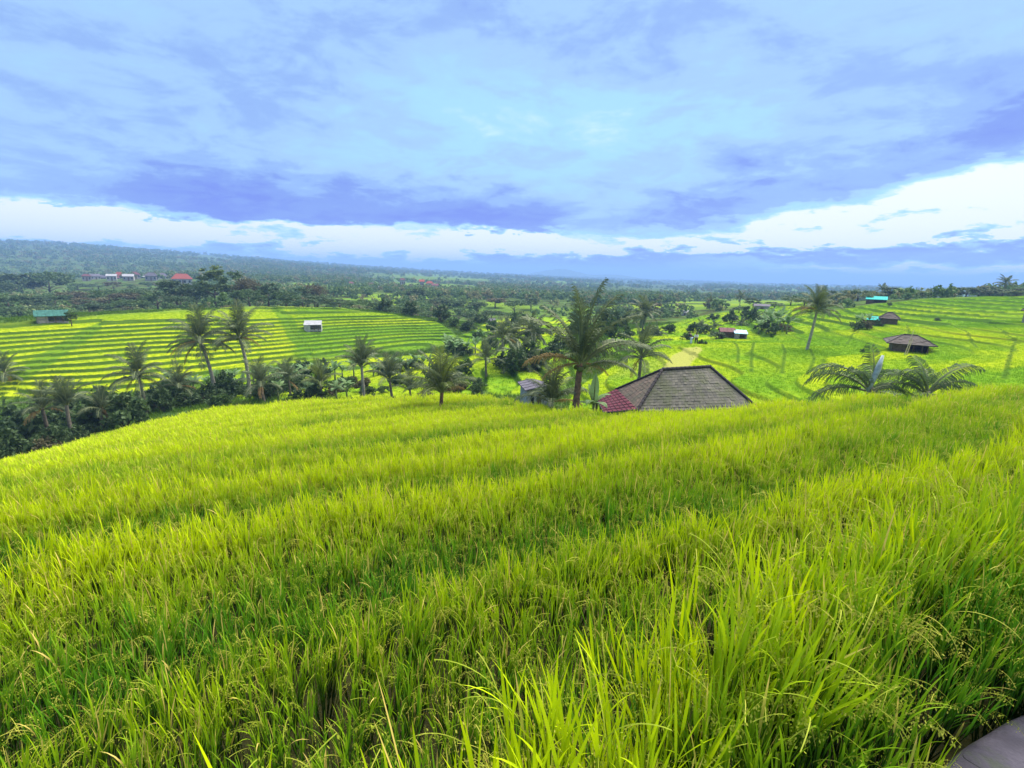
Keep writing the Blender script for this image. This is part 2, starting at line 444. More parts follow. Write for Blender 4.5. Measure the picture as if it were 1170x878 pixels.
def mk_mats():
    M = {}
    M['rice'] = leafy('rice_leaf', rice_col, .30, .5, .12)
    M['panicle'] = leafy('rice_panicle', lambda N: N.mix(rnd(N), (.29, .37, .025), (.46, .44, .07)), .25, .7, .1)

    def tuft(N):
        p = N.pos()
        f = N.m('ADD', N.attr('ripe_shade', 'INSTANCER').outputs['Fac'], N.m('MULTIPLY', N.m('SUBTRACT', N.noise(p, .5, 3), .5), .5))
        f = N.m('ADD', f, N.m('MULTIPLY', N.m('SUBTRACT', rnd(N), .5), .2), clamp=True)
        return N.mix(f, (.15, .30, .014), G_YEL)
    M['tuft'] = leafy('rice_tuft', tuft, .35, .8, .03)
    M['weed'] = leafy('bank_grass', lambda N: N.mix(rnd(N), (.055, .125, .014), (.11, .20, .018)), .3, .7, .08)

    def ground(N):
        p = N.pos(); z = N.attr('zone'); s = N.new('ShaderNodeSeparateColor'); N.put(s.inputs[0], z.outputs['Color'])
        z2 = N.attr('zoneb'); s2 = N.new('ShaderNodeSeparateColor'); N.put(s2.inputs[0], z2.outputs['Color'])
        n1 = N.noise(p, 1.4, 5, .65); n2 = N.noise(p, .12, 3)
        f = N.m('ADD', s.outputs[0], N.m('MULTIPLY', N.m('SUBTRACT', n1, .5), .5), clamp=True)
        c = N.mix(f, (.13, .25, .014), (.50, .50, .012))
        w = N.mix(N.ss(N.noise(p, .35, 5, .7), .4, .62), (.045, .085, .022), (.10, .16, .035))
        w = N.mix(N.ss(n2, .45, .6), w, (.055, .06, .022))
        c = N.mix(s.outputs[1], c, w)
        c = N.mix(s.outputs[2], c, N.mix(N.noise(p, .5, 4, .7), (.018, .050, .009), (.065, .13, .013)))
        c = N.mix(s2.outputs[0], c, N.mix(N.noise(p, 7, 4), (.34, .33, .09), (.20, .23, .045)))
        c = N.mix(s2.outputs[1], c, N.mix(n1, (.035, .03, .016), (.06, .065, .02)))
        return c
    m, N, b, out = material('ground_cover')
    N.put(b.inputs['Base Color'], ground(N)); b.inputs['Roughness'].default_value = .95; b.inputs['Specular IOR Level'].default_value = .0
    bn = N.new('ShaderNodeBump'); bn.inputs[0].default_value = .7; bn.inputs[1].default_value = .25
    N.put(bn.inputs['Height'], N.noise(N.pos(), 2.2, 5, .7)); N.nt.links.new(bn.outputs[0], b.inputs['Normal'])
    M['ground'] = m

    def lf(a, bcol, c3=None):
        def fn(N):
            t = N.attr('tint').outputs['Fac']; r = rnd(N)
            c = N.mix(N.m('ADD', N.m('MULTIPLY', t, .7), N.m('MULTIPLY', r, .3)), a, bcol)
            if c3: c = N.mix(N.ss(r, .6, 1.0), c, c3)
            return c
        return fn
    M['palm'] = leafy('palm_leaflet', lf((.055, .085, .042), (.14, .175, .08)), .3, .55, .2)
    M['palm_young'] = leafy('palm_leaflet_young', lf((.09, .13, .03), (.15, .19, .04)), .35, .55, .2)
    M['palm_wide'] = leafy('palm_leaflet_wide', lf((.04, .08, .034), (.11, .165, .065)), .3, .6, .12)
    M['palm_dry'] = leafy('palm_leaflet_dry', lf((.20, .12, .05), (.34, .24, .08)), .25, .7, .2)
    M['rachis'] = plain('palm_rachis', (.20, .23, .09), .3, 5, .5)
    M['spear'] = plain('palm_spear', (.42, .50, .50), .4, 6, .4)
    M['trunk'] = plain('palm_trunk', (.22, .19, .15), .5, 4, .9, bump=.5)
    M['trunk_red'] = plain('palm_trunk_red', (.24, .14, .09), .5, 5, .9, col2=(.10, .065, .05), bump=.5)
    M['trunk_pale'] = plain('palm_trunk_pale', (.36, .34, .27), .4, 4, .9, bump=.4)
    M['bark'] = plain('tree_bark', (.13, .10, .07), .5, 4, .95, bump=.5)
    M['leaf_dark'] = leafy('tree_leaf_dark', lf((.034, .066, .024), (.095, .15, .048)), .25, .6, .2)
    M['leaf_mid'] = leafy('tree_leaf_mid', lf((.04, .082, .022), (.11, .18, .045)), .28, .6, .2)
    M['leaf_light'] = leafy('tree_leaf_light', lf((.065, .11, .025), (.15, .21, .05)), .3, .6, .2)
    M['leaf_brown'] = leafy('tree_leaf_brown', lf((.07, .07, .03), (.15, .13, .06)), .25, .6, .2)
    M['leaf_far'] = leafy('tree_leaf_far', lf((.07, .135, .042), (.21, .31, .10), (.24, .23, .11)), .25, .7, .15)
    M['banana'] = leafy('banana_leaf', lf((.10, .21, .07), (.25, .36, .16)), .35, .6, .12)
    M['banana_stem'] = plain('banana_stem', (.20, .24, .09), .4, 5, .6)
    return M
M = mk_mats()

# ------------------------------------------------------------------ ground: one sheet to the horizon
def make_ground():
    th = np.concatenate([np.radians(np.arange(-180, -80, 5)), np.radians(np.arange(-80, -58, 1.0)), np.radians(np.arange(-58, 58, .16)), np.radians(np.arange(58, 80, 1.0)), np.radians(np.arange(80, 180, 5))])
    r = np.concatenate([np.geomspace(.25, 6, 90, endpoint=False), np.geomspace(6, 22, 110, endpoint=False), np.arange(22, 56, .22), np.arange(56, 122, .17), np.geomspace(122, 400, 130, endpoint=False), np.geomspace(400, 24000, 150)])
    T, RR = np.meshgrid(th, r)
    x, y = RR * np.sin(T), RR * np.cos(T)
    L = land(x, y)
    nr, nt = x.shape
    co = np.stack([x, y, L['z']], -1).reshape(-1, 3)
    i = np.arange(nr - 1)[:, None] * nt; j = np.arange(nt)[None]; j2 = (j + 1) % nt
    q = np.stack([i + j, i + j2, i + nt + j2, i + nt + j], -1).reshape(-1, 4)
    q = q[:, ::-1]
    me = bpy.data.meshes.new('ground'); me.vertices.add(len(co)); me.vertices.foreach_set('co', co.ravel())
    me.loops.add(q.size); me.loops.foreach_set('vertex_index', q.ravel()); me.polygons.add(len(q))
    me.polygons.foreach_set('loop_start', np.arange(len(q)) * 4); me.polygons.foreach_set('loop_total', np.full(len(q), 4))
    me.polygons.foreach_set('use_smooth', np.ones(len(q), bool))
    me.update(calc_edges=True); me.validate()
    for nm, ch in (('zone', ('ripe_shade', 'wild', 'ris')), ('zoneb', ('straw', 'soil', None))):
        a = me.color_attributes.new(nm, 'FLOAT_COLOR', 'POINT')
        c = np.ones((len(co), 4)); 
        for k, n in enumerate(ch): c[:, k] = np.clip(L[n].ravel(), 0, 1) if n else 0
        a.data.foreach_set('color', c.ravel())
    me.materials.append(M['ground'])
    o = link('ground', me); tag(o, 'rolling ground of terraced rice hills falling to a wooded plain', 'ground', kind='structure')
    return o


make_ground()
# close the pin-hole under the viewer with the paved path
m, N, b, out = material('weathered_concrete')
p = N.pos(); n1 = N.noise(p, 9, 6, .65); n2 = N.noise(p, 70, 4, .6)
N.put(b.inputs['Base Color'], N.mix(N.ss(n1, .3, .7), (.030, .026, .042), N.mix(n2, (.045, .040, .062), (.075, .066, .092)))); b.inputs['Roughness'].default_value = .85
vo = N.new('ShaderNodeTexVoronoi', feature='DISTANCE_TO_EDGE'); vo.inputs['Scale'].default_value = 2.3; wp = N.new('ShaderNodeVectorMath', operation='ADD'); N.put(wp.inputs[0], p)
nz = N.new('ShaderNodeTexNoise'); nz.inputs['Scale'].default_value = 5; N.put(wp.inputs[1], nz.outputs['Color']); N.put(vo.inputs['Vector'], wp.outputs[0])
crk = N.ss(vo.outputs['Distance'], .0, .012); moss = N.ss(N.noise(p, 6, 5, .7), .55, .68)
cc = b.inputs['Base Color'].links[0].from_socket; cc = N.mix(crk, (.012, .011, .014), cc); cc = N.mix(N.m('MULTIPLY', moss, .6), cc, (.035, .05, .02)); N.put(b.inputs['Base Color'], cc)
bn = N.new('ShaderNodeBump'); bn.inputs[0].default_value = .6; bn.inputs[1].default_value = .01; N.put(bn.inputs['Height'], N.m('ADD', N.m('ADD', n1, n2), crk)); N.nt.links.new(bn.outputs[0], b.inputs['Normal'])
M['concrete'] = m


def make_path():
    """a poured slab with a rounded front edge and narrow joints"""
    xs = np.concatenate([np.arange(-6, 7.01, .06)])
    ye = np.interp(xs, [p[0] for p in PATH_EDGE], [p[1] for p in PATH_EDGE])
    prof = [(-.0, -.22), (.0, -.05), (-.006, -.028), (-.022, -.010), (-.05, 0), (-.07, 0), (-.4, .004), (-1.0, .01), (-1.8, .0), (-1.8, -.22)]
    mb = MB(); top = -1.655
    vs = []
    for k, (x, y) in enumerate(zip(xs, ye)):
        yy = y + .004 * math.sin(x * 9)
        for (dy, dz) in prof:
            vs.append((x - dy * .42, yy + dy * .9, top + dz))
    n = len(prof); fs = []
    for k in range(len(xs) - 1):
        for j in range(n - 1): fs.append((k * n + j, k * n + j + 1, (k + 1) * n + j + 1, (k + 1) * n + j))
    mb.add(vs, fs)
    o = mb.build('path', M['concrete'], smooth=True)
    tag(o, 'grey concrete edge of the walking path in the bottom right corner', 'path', kind='structure')


make_path()


# ------------------------------------------------------------------ crops: one object, points + plant shapes
def tuft_blades(rng, n, spread, h0, h1, w, seg, lean):
    v, f, hh = [], [], []
    for _ in range(n):
        a = rng.uniform(0, 2 * PI); q = rng.uniform(0, 2 * PI); rr = spread * math.sqrt(rng.random())
        x, y = rr * math.cos(q), rr * math.sin(q); L = rng.uniform(h0, h1); al = rng.uniform(.05, lean); be = rng.uniform(.1, .9)
        tw = a + PI / 2 + rng.uniform(-.6, .6); wx, wy = math.cos(tw) * w / 2, math.sin(tw) * w / 2
        b = len(v); px, pz = 0, 0
        for s in range(seg + 1):
            t = s / seg; k = (1 - t ** 2) if s < seg else .04
            v.append((x + px * math.cos(a) - wx * k, y + px * math.sin(a) - wy * k, pz)); v.append((x + px * math.cos(a) + wx * k, y + px * math.sin(a) + wy * k, pz)); hh += [t, t]
            an = al + be * t * t; px += math.sin(an) * L / seg; pz += math.cos(an) * L / seg
            if s: f.append((b + 2 * s - 2, b + 2 * s - 1, b + 2 * s + 1, b + 2 * s))
    return v, f, hh, [0] * len(v), [0] * len(f)


def rice_plant(rng, Ht, nst, leafw, npan, seg=6):
    v, f, hh, dd, mi = [], [], [], [], []

    def strip(p0, az, al, be, L, w, z_dry, h0, h1, m=0, sharp=1.6):
        b = len(v); x, y, z = p0; tw = az + PI / 2 + rng.uniform(-.5, .5); wx, wy = math.cos(tw), math.sin(tw)
        for s in range(seg + 1):
            t = s / seg
            k = w / 2 * (min(1, .55 + t * 2) if t < .45 else max(.03, 1 - ((t - .45) / .55) ** 1.8))
            v.append((x - wx * k, y - wy * k, z)); v.append((x + wx * k, y + wy * k, z))
            hh.extend([h0 + (h1 - h0) * t] * 2); dd.extend([z_dry + (.05 if t > .8 else 0)] * 2)
            an = al + be * t ** sharp; x += math.cos(az) * math.sin(an) * L / seg; y += math.sin(az) * math.sin(an) * L / seg; z += math.cos(an) * L / seg
            if s: f.append((b + 2 * s - 2, b + 2 * s - 1, b + 2 * s + 1, b + 2 * s)); mi.append(m)
        return x, y, z

    for i in range(nst):
        q = rng.uniform(0, 2 * PI); r0 = .05 * math.sqrt(rng.random()); az0 = q + rng.uniform(-.5, .5); ln = rng.uniform(.02, .22)
        x0, y0 = r0 * math.cos(q), r0 * math.sin(q); hs = Ht * rng.uniform(.62, .8)
        top = (x0 + math.cos(az0) * math.sin(ln) * hs, y0 + math.sin(az0) * math.sin(ln) * hs, math.cos(ln) * hs)
        b = len(v)
        for k, pt in enumerate(((x0, y0, 0), top)):
            for j in range(3):
                a = j * 2 * PI / 3; rr = .004 if k == 0 else .002
                v.append((pt[0] + math.cos(a) * rr, pt[1] + math.sin(a) * rr, pt[2])); hh.append(k * .6); dd.append(0)
        for j in range(3): f.append((b + j, b + (j + 1) % 3, b + 3 + (j + 1) % 3, b + 3 + j)); mi.append(0)
        for l in range(rng.choice((3, 4, 4))):
            t = rng.uniform(.35, 1.0) if l else rng.uniform(.85, 1.0)
            p = tuple(c0 + (c1 - c0) * t for c0, c1 in zip((x0, y0, 0), top))
            az = az0 + rng.uniform(-1.8, 1.8); L = rng.uniform(.17, .31) * Ht / .8
            dry = rng.random() if t > .6 else rng.random() ** .5
            be = rng.choice((rng.uniform(.02, .25), rng.uniform(.02, .3), rng.uniform(.05, .4), rng.uniform(.1, .6), rng.uniform(.2, 1.4)))
            strip(p, az, rng.uniform(.04, .32), be, L, leafw * rng.uniform(.7, 1.2), dry, .3 + .35 * t, .65 + .35 * t)
        if i < npan:
            az = az0 + rng.uniform(-.6, .6); x, y, z = top; al = rng.uniform(.1, .35); be = rng.uniform(1.2, 2.5); L = rng.uniform(.2, .3)
            pts = []
            for s in range(13):
                t = s / 12; pts.append((x, y, z)); an = al + be * t
                x += math.cos(az) * math.sin(an) * L / 12; y += math.sin(az) * math.sin(an) * L / 12; z += math.cos(an) * L / 12
            bb = len(v)
            for (a_, b_, c_) in pts:
                v.append((a_ - .0015, b_, c_)); v.append((a_ + .0015, b_, c_ + .001)); hh.extend([.7, .7]); dd.extend([0, 0])
            for s in range(12): f.append((bb + 2 * s, bb + 2 * s + 1, bb + 2 * s + 3, bb + 2 * s + 2)); mi.append(1)
            for g in range(34):
                s = rng.uniform(3, 12); a_, b_, c_ = pts[int(s)]; o = (rng.gauss(0, .010), rng.gauss(0, .010), rng.uniform(-.028, .004))
                d = Vector((rng.gauss(0, .5), rng.gauss(0, .5), -1)).normalized() * .0135; w = d.cross(Vector((rng.random(), rng.random(), rng.random()))).normalized() * .0033
                c = Vector((a_ + o[0], b_ + o[1], c_ + o[2])); bq = len(v)
                for qv in (c, c + d * .5 + w, c + d, c + d * .5 - w): v.append(tuple(qv)); hh.append(.8); dd.append(0)
                f.append((bq, bq + 1, bq + 2, bq + 3)); mi.append(1)
    return v, f, hh, dd, mi


def crop(name, label, cat, temps, pts, rotz, tilt, scl, vid, mats, extra=None, kind='stuff'):
    """one object whose mesh holds the plant shapes and a point for every plant; its nodes set a plant on every point"""
    V, F, hh, dd, mi, tm = [], [], [], [], [], []
    for k, (v, f, h, d, m_) in enumerate(temps):
        b = len(V); V += v; F += [tuple(i + b for i in q) for q in f]; hh += h; dd += d; mi += m_; tm += [k] * len(v)
    nT = len(V); n = len(pts)
    me = bpy.data.meshes.new(name); me.from_pydata(V + [tuple(p) for p in pts], [], F)
    for m_ in mats: me.materials.append(m_)
    me.polygons.foreach_set('material_index', mi); me.polygons.foreach_set('use_smooth', [True] * len(F))

    def put(nm, ty, key, arr):
        a = me.attributes.new(nm, ty, 'POINT'); a.data.foreach_set(key, np.asarray(arr).ravel())
    put('h', 'FLOAT', 'value', np.r_[hh, np.zeros(n)]); put('dry', 'FLOAT', 'value', np.r_[dd, np.zeros(n)])
    put('tint', 'FLOAT', 'value', np.r_[hh, np.zeros(n)])
    put('shape', 'INT', 'value', np.r_[tm, -np.ones(n)].astype(np.int32)); put('vid', 'INT', 'value', np.r_[np.zeros(nT), vid].astype(np.int32))
    rot = np.zeros((nT + n, 3)); rot[nT:, 0] = tilt[0]; rot[nT:, 1] = tilt[1]; rot[nT:, 2] = rotz; put('rot', 'FLOAT_VECTOR', 'vector', rot)
    sc = np.ones((nT + n, 3)); sc[nT:] = np.asarray(scl).reshape(n, -1); put('scl', 'FLOAT_VECTOR', 'vector', sc)
    if extra is not None: put('ripe_shade', 'FLOAT', 'value', np.r_[np.zeros(nT), extra])
    o = link(name, me)
    ng = bpy.data.node_groups.new(name + '_planting', 'GeometryNodeTree')
    ng.interface.new_socket('Geometry', in_out='INPUT', socket_type='NodeSocketGeometry'); ng.interface.new_socket('Geometry', in_out='OUTPUT', socket_type='NodeSocketGeometry')
    gi = ng.nodes.new('NodeGroupInput'); go = ng.nodes.new('NodeGroupOutput'); L = ng.links.new

    def named(nm, ty):
        a = ng.nodes.new('GeometryNodeInputNamedAttribute'); a.data_type = ty; a.inputs[0].default_value = nm; return a.outputs[0]
    sh = named('shape', 'INT')

    def sep(k):
        c = ng.nodes.new('FunctionNodeCompare'); c.data_type = 'INT'; c.operation = 'EQUAL'; L(sh, c.inputs[2]); c.inputs[3].default_value = k
        s = ng.nodes.new('GeometryNodeSeparateGeometry'); s.domain = 'POINT'; L(gi.outputs[0], s.inputs[0]); L(c.outputs[0], s.inputs[1]); return s.outputs[0]
    j = ng.nodes.new('GeometryNodeJoinGeometry')
    for k in range(len(temps)):
        g = ng.nodes.new('GeometryNodeGeometryToInstance'); L(sep(k), g.inputs[0]); L(g.outputs[0], j.inputs[0])
    ip = ng.nodes.new('GeometryNodeInstanceOnPoints'); L(sep(-1), ip.inputs['Points']); L(j.outputs[0], ip.inputs['Instance'])
    ip.inputs['Pick Instance'].default_value = True; L(named('vid', 'INT'), ip.inputs['Instance Index'])
    L(named('rot', 'FLOAT_VECTOR'), ip.inputs['Rotation']); L(named('scl', 'FLOAT_VECTOR'), ip.inputs['Scale']); L(ip.outputs[0], go.inputs[0])
    md = o.modifiers.new('planting', 'NODES'); md.node_group = ng
    tag(o, label, cat, kind=kind)
    return o


rng = random.Random(4); nr_ = np.random.RandomState(5)


def grid_pts(x0, x1, y0, y1, sp, jit=.35, rot=.3):
    a, b = np.meshgrid(np.arange(x0, x1, sp), np.arange(y0, y1, sp)); a = a.ravel(); b = b.ravel()
    return a + nr_.uniform(-jit, jit, a.shape) * sp, b + nr_.uniform(-jit, jit, a.shape) * sp


def in_view(x, y, z, mx=70, top=-40, bot=140):
    px, py = proj(x, y, z)
    return (px > -mx) & (px < 1170 + mx) & (py < 878 + bot) & (py > top) & (y > .2)


# near field
x, y = grid_pts(-42, 26, .6, 42, .208)
L_ = land(x, y)
wobx = fbm(x / 5, y / 5, 77) * 1.2
k = (L_['r'] + wobx < L_['rb'] + .9) & (L_['se'] < -.30) & in_view(x, y, L_['z'] + .8, 60, -40, 260)
x, y, z = x[k], y[k], L_['z'][k]; n = len(x)
patch = fbm(x / 2.2, y / 2.2, 12)
ua, va = x * .866 + y * .5, -x * .5 + y * .866; fs_ = L_['fs'][k]; crest = (sstep(fs_, .45, .8) * (1 - sstep(fs_, .9, 1.0)) - .7 * (1 - sstep(fs_, .05, .4))) * (.4 + .6 * L_['fade'][k])
band = fbm(ua / 11, va / 1.9, 15, 3) * (.5 + .5 * sstep(np.hypot(x, y), 2, 7)) + fbm(ua / 20, va / 5, 16, 2) * .5
nb_ = sstep(L_['se'][k], -2.6, -.5); ripe_shade = .0 - .2 * nb_ + crest * .58 + band * (.8 + .9 * sstep(np.hypot(x, y), 6, 14)) + .10 * sstep(np.hypot(x, y), 3, 12)
temps = [rice_plant(rng, rng.uniform(.74, .86), rng.randint(11, 15), .0108, rng.randint(3, 6)) for _ in range(9)]
s = (1 + patch * .2 + band * .2 + crest * .06 - .14 * nb_) * nr_.uniform(.9, 1.1, n)
farw = 1 + np.clip((np.hypot(x, y) - 9) / 22, 0, 1) * .9
scl = np.stack([s * farw, s * farw, s], -1)
crop('rice_crop', 'dense ripening rice filling the sloping field below the path', 'rice', temps, np.c_[x, y, z - .02], nr_.uniform(0, 6.28, n), (nr_.normal(0, .07, n), nr_.normal(.04, .07, n)), scl, nr_.randint(0, 9, n), [M['rice'], M['panicle']], ripe_shade)
print('near rice', n)

# rice on the high bund at the path
x, y = grid_pts(-1.5, 9, .2, 7, .13)
L_ = land(x, y)
k = (L_['se'] > .02) & (L_['sp'] < -.02) & in_view(x, y, L_['z'] + .5, 90, -40, 320)
x, y, z = x[k], y[k], L_['z'][k]; n = len(x)
temps = [rice_plant(rng, rng.uniform(.76, .88), rng.randint(12, 16), .0108, rng.randint(5, 9), 8) for _ in range(7)]
s = nr_.uniform(.85, 1.12, n) * (1 + fbm(x / .8, y / .8, 14) * .25)
low = 1 - .32 * sstep(L_['sp'][k], -.5, -.05)
crop('bund_rice', 'taller yellow green rice with drooping grain heads beside the concrete path', 'rice', temps, np.c_[x, y, z - .02], nr_.uniform(0, 6.28, n), (nr_.normal(0, .10, n), nr_.normal(0, .10, n)), s * low, nr_.randint(0, 7, n), [M['rice'], M['panicle']], .50 + fbm(x / 1.2, y / 1.2, 18) * .9 - .75 * sstep(-L_['sp'][k], .75, .1) + .3 * (1 - sstep(L_['se'][k], .02, .4)))  # greener towards the path: shade on the strip is put into the plant colour
print('bund rice', n)

# rice on the far terraces
tt = [tuft_blades(rng, 34, .34, .10, .21, .024, 2, .45) for _ in range(6)]


def far_rice(name, label, key, box, sp, dens=1.0, hs=1.0):
    x, y = grid_pts(*box, sp, .5)
    L_ = land(x, y)
    k = (L_[key] > .5) & (L_['ris'] < .35) & (L_['wild'] < .4) & (L_['inf'] < .3) & in_view(x, y, L_['z'], 40, -40, 40) & (L_['straw'] < .5)
    x, y, z, rp = x[k], y[k], L_['z'][k], L_['ripe_shade'][k]; n = len(x)
    s = nr_.uniform(.7, 1.15, n) * hs * (sp / .55) ** .5
    print(name, n)
    crop(name, label, 'rice', tt, np.c_[x, y, z - .03], nr_.uniform(0, 6.28, n), (nr_.normal(0, .08, n), nr_.normal(0, .08, n)), s, nr_.randint(0, 6, n), [M['tuft']], rp)


far_rice('rice_crop', 'bright yellow rice in long steps on the left terraced hill', 'mLT', (-115, -8, 56, 124), .62)
far_rice('rice_crop', 'green rice on the low steps behind the coconut palm row', 'mLO', (-45, 2, 46, 88), .6)
far_rice('rice_crop', 'green rice plots in the middle valley left of the tall palm', 'mCE', (-14, 24, 44, 150), .75)
far_rice('rice_crop', 'bright green rice plots around the small brown roofed hut', 'mRF', (2, 100, 24, 104), .43)
far_rice('rice_crop', 'mid green rice on the upper right steps below the treeline', 'mRT', (38, 160, 70, 170), .85)
far_rice('rice_crop', 'green rice on the rounded terraces behind the harvested patch', 'mMT', (12, 110, 66, 190), .9)

# weeds and long grass on banks and valley slopes
x, y = grid_pts(-90, 90, 18, 135, .55, .5)
L_ = land(x, y)
k = (((L_['wild'] > .55) & (L_['r'] < 135)) | (L_['ris'] > .5)) & (L_['inf'] < .5) & in_view(x, y, L_['z'], 40, -40, 60)
k &= nr_.uniform(0, 1, len(k)) < np.where(L_['ris'] > .5, .9, .6)
x, y, z, ri = x[k], y[k], L_['z'][k], L_['ris'][k]; n = len(x)
tw = [tuft_blades(rng, 30, .38, .2, .5, .04, 2, .9) for _ in range(5)]
crop('bank_grass', 'rough dark green grass on the terrace banks and valley slopes', 'grass', tw, np.c_[x, y, z - .03], nr_.uniform(0, 6.28, n), (nr_.normal(0, .1, n), nr_.normal(0, .1, n)), nr_.uniform(.6, 1.3, n) * np.where(ri > .5, .26, 1), nr_.randint(0, 5, n), [M['weed']])
print('weeds', n)
# ------------------------------------------------------------------ coconut palms
def frond(elev, bend, pairs, leaf, w, droop, rng, power=1.4, mb=None, az=0.0, L=1.0, off=(0, 0, 0), ragged=.13, sides=5):
    mb = mb or MB(); n = 16; ca, sa = math.cos(az), math.sin(az)
    tw = rng.uniform(-.25, .25)

    def W(p): return (off[0] + L * (p[0] * ca - p[1] * sa), off[1] + L * (p[0] * sa + p[1] * ca), off[2] + L * p[2])
    P, T = [], []
    x = z = 0.0
    for i in range(n + 1):
        t = i / n; a = elev - bend * t ** power; P.append(Vector((x, 0, z))); T.append(Vector((math.cos(a), 0, math.sin(a))))
        x += math.cos(a) / n; z += math.sin(a) / n
    mb.tube([W(p) for p in P], [(.020 * (1 - i / n) ** .8 + .003) * L for i in range(n + 1)], sides, 1, cap=False)
    for k in range(pairs):
        t = .16 + .84 * (k + .5) / pairs; q = t * n; i = min(int(q), n - 1); f = q - i
        p = P[i].lerp(P[i + 1], f); tg = T[i].lerp(T[i + 1], f).normalized(); up = Vector((-tg.z, 0, tg.x))
        if up.z < 0 and tg.z > 0: up = -up
        u = (t - .16) / .84
        ll = leaf * (.45 + .6 * math.sin(PI * min(1, .12 + .75 * u ** .8))) * (1 - .35 * u ** 5)
        for sgn in (-1, 1):
            if rng.random() < ragged: continue
            l = ll * rng.uniform(.85, 1.12); sd = Vector((0, sgn, 0)); fwd = .35 + .75 * u
            d0 = (sd + tg * fwd + up * (.35 + tw * sgn + rng.uniform(-.12, .12))).normalized()
            d1 = (sd * .55 + tg * (fwd * .9) - Vector((0, 0, 1)) * (droop + rng.uniform(-.1, .25))).normalized()
            d2 = (sd * .3 + tg * (fwd * .6) - Vector((0, 0, 1)) * (droop * 1.7 + .2)).normalized()
            p1 = p + d0 * l * .38; p2 = p1 + d1 * l * .36; p3 = p2 + d2 * l * .28
            ww = tg * w * .5; tint = min(1, max(0, .5 + rng.gauss(0, .22)))
            mb.add([W(p - ww * .5), W(p + ww * .5), W(p1 - ww), W(p1 + ww), W(p2 - ww * .7), W(p2 + ww * .7), W(p3 - ww * .08), W(p3 + ww * .08)],
                   [(0, 1, 3, 2), (2, 3, 5, 4), (4, 5, 7, 6)], 0, tint)
    return mb


prng = random.Random(11)
CLS = [(88, 25), (76, 45), (64, 60), (50, 70), (36, 78), (20, 75), (4, 66), (-18, 50)]
FR = {}
for key, mat in (('palm', 'palm'), ('young', 'palm_young')):
    for ci, (e, b_) in enumerate(CLS):
        for v_ in range(2):
            FR[key, ci, v_] = frond(R(e), R(b_), 44, .265, .018, .25 + .1 * ci / 3, prng).mesh('frond', [M[mat], M['rachis']])
for ci, (e, b_) in enumerate(CLS):
    for v_ in range(2): FR['wide', ci, v_] = frond(R(e), R(b_ + 18), 44, .34, .017, .6, prng, ragged=.12).mesh('frond', [M['palm_wide'], M['rachis']])
for v_ in range(3):
    FR['dry', v_] = frond(R((-5, -40, 20)[v_]), R((45, 40, 60)[v_]), 34, .24, .02, .9, prng, ragged=.25).mesh('dry_frond', [M['palm_dry'], M['palm_dry']])


def crown_mesh(rng, nf, pairs, e0=82, e1=-35, mat='palm'):
    mb = MB(); 
    for k in range(nf):
        e = e0 + (e1 - e0) * (k / (nf - 1)) ** .9 + rng.uniform(-8, 8); az = k * 2.4 + rng.uniform(-.3, .3)
        frond(R(e), R(max(20, 70 - abs(e - 30) * .5)), pairs, .27, .045, .4, rng, mb=mb, az=az, L=rng.uniform(.85, 1.08), ragged=.15, sides=3)
    return mb.mesh('crown', [M[mat], M['rachis']])


CROWNS = [crown_mesh(random.Random(20 + k), (20, 17, 21, 16, 18)[k], 25, e1=(-40, -15, -50, -5, -30)[k]) for k in range(5)]


def trunk_mesh(base, top, r0, r1, mat, rng, seg=26, sides=9):
    mb = MB(); b, t = Vector(base), Vector(top); c = (b + t) / 2 + Vector((rng.uniform(-.06, .06), rng.uniform(-.06, .06), 0)) * (t - b).length - Vector(((t.x - b.x) * .25, (t.y - b.y) * .25, 0))
    pts, rad = [], []
    for i in range(seg + 1):
        u = i / seg; pts.append(b * (1 - u) ** 2 + c * 2 * u * (1 - u) + t * u * u)
        rad.append((r0 + (r1 - r0) * u) * (1 + (.5 * (1 - u / .12) ** 2 if u < .12 else 0)) * (1 + (.07 if i % 2 else -.05)))
    mb.tube(pts, rad, sides); return mb.mesh('trunk', M[mat], True)


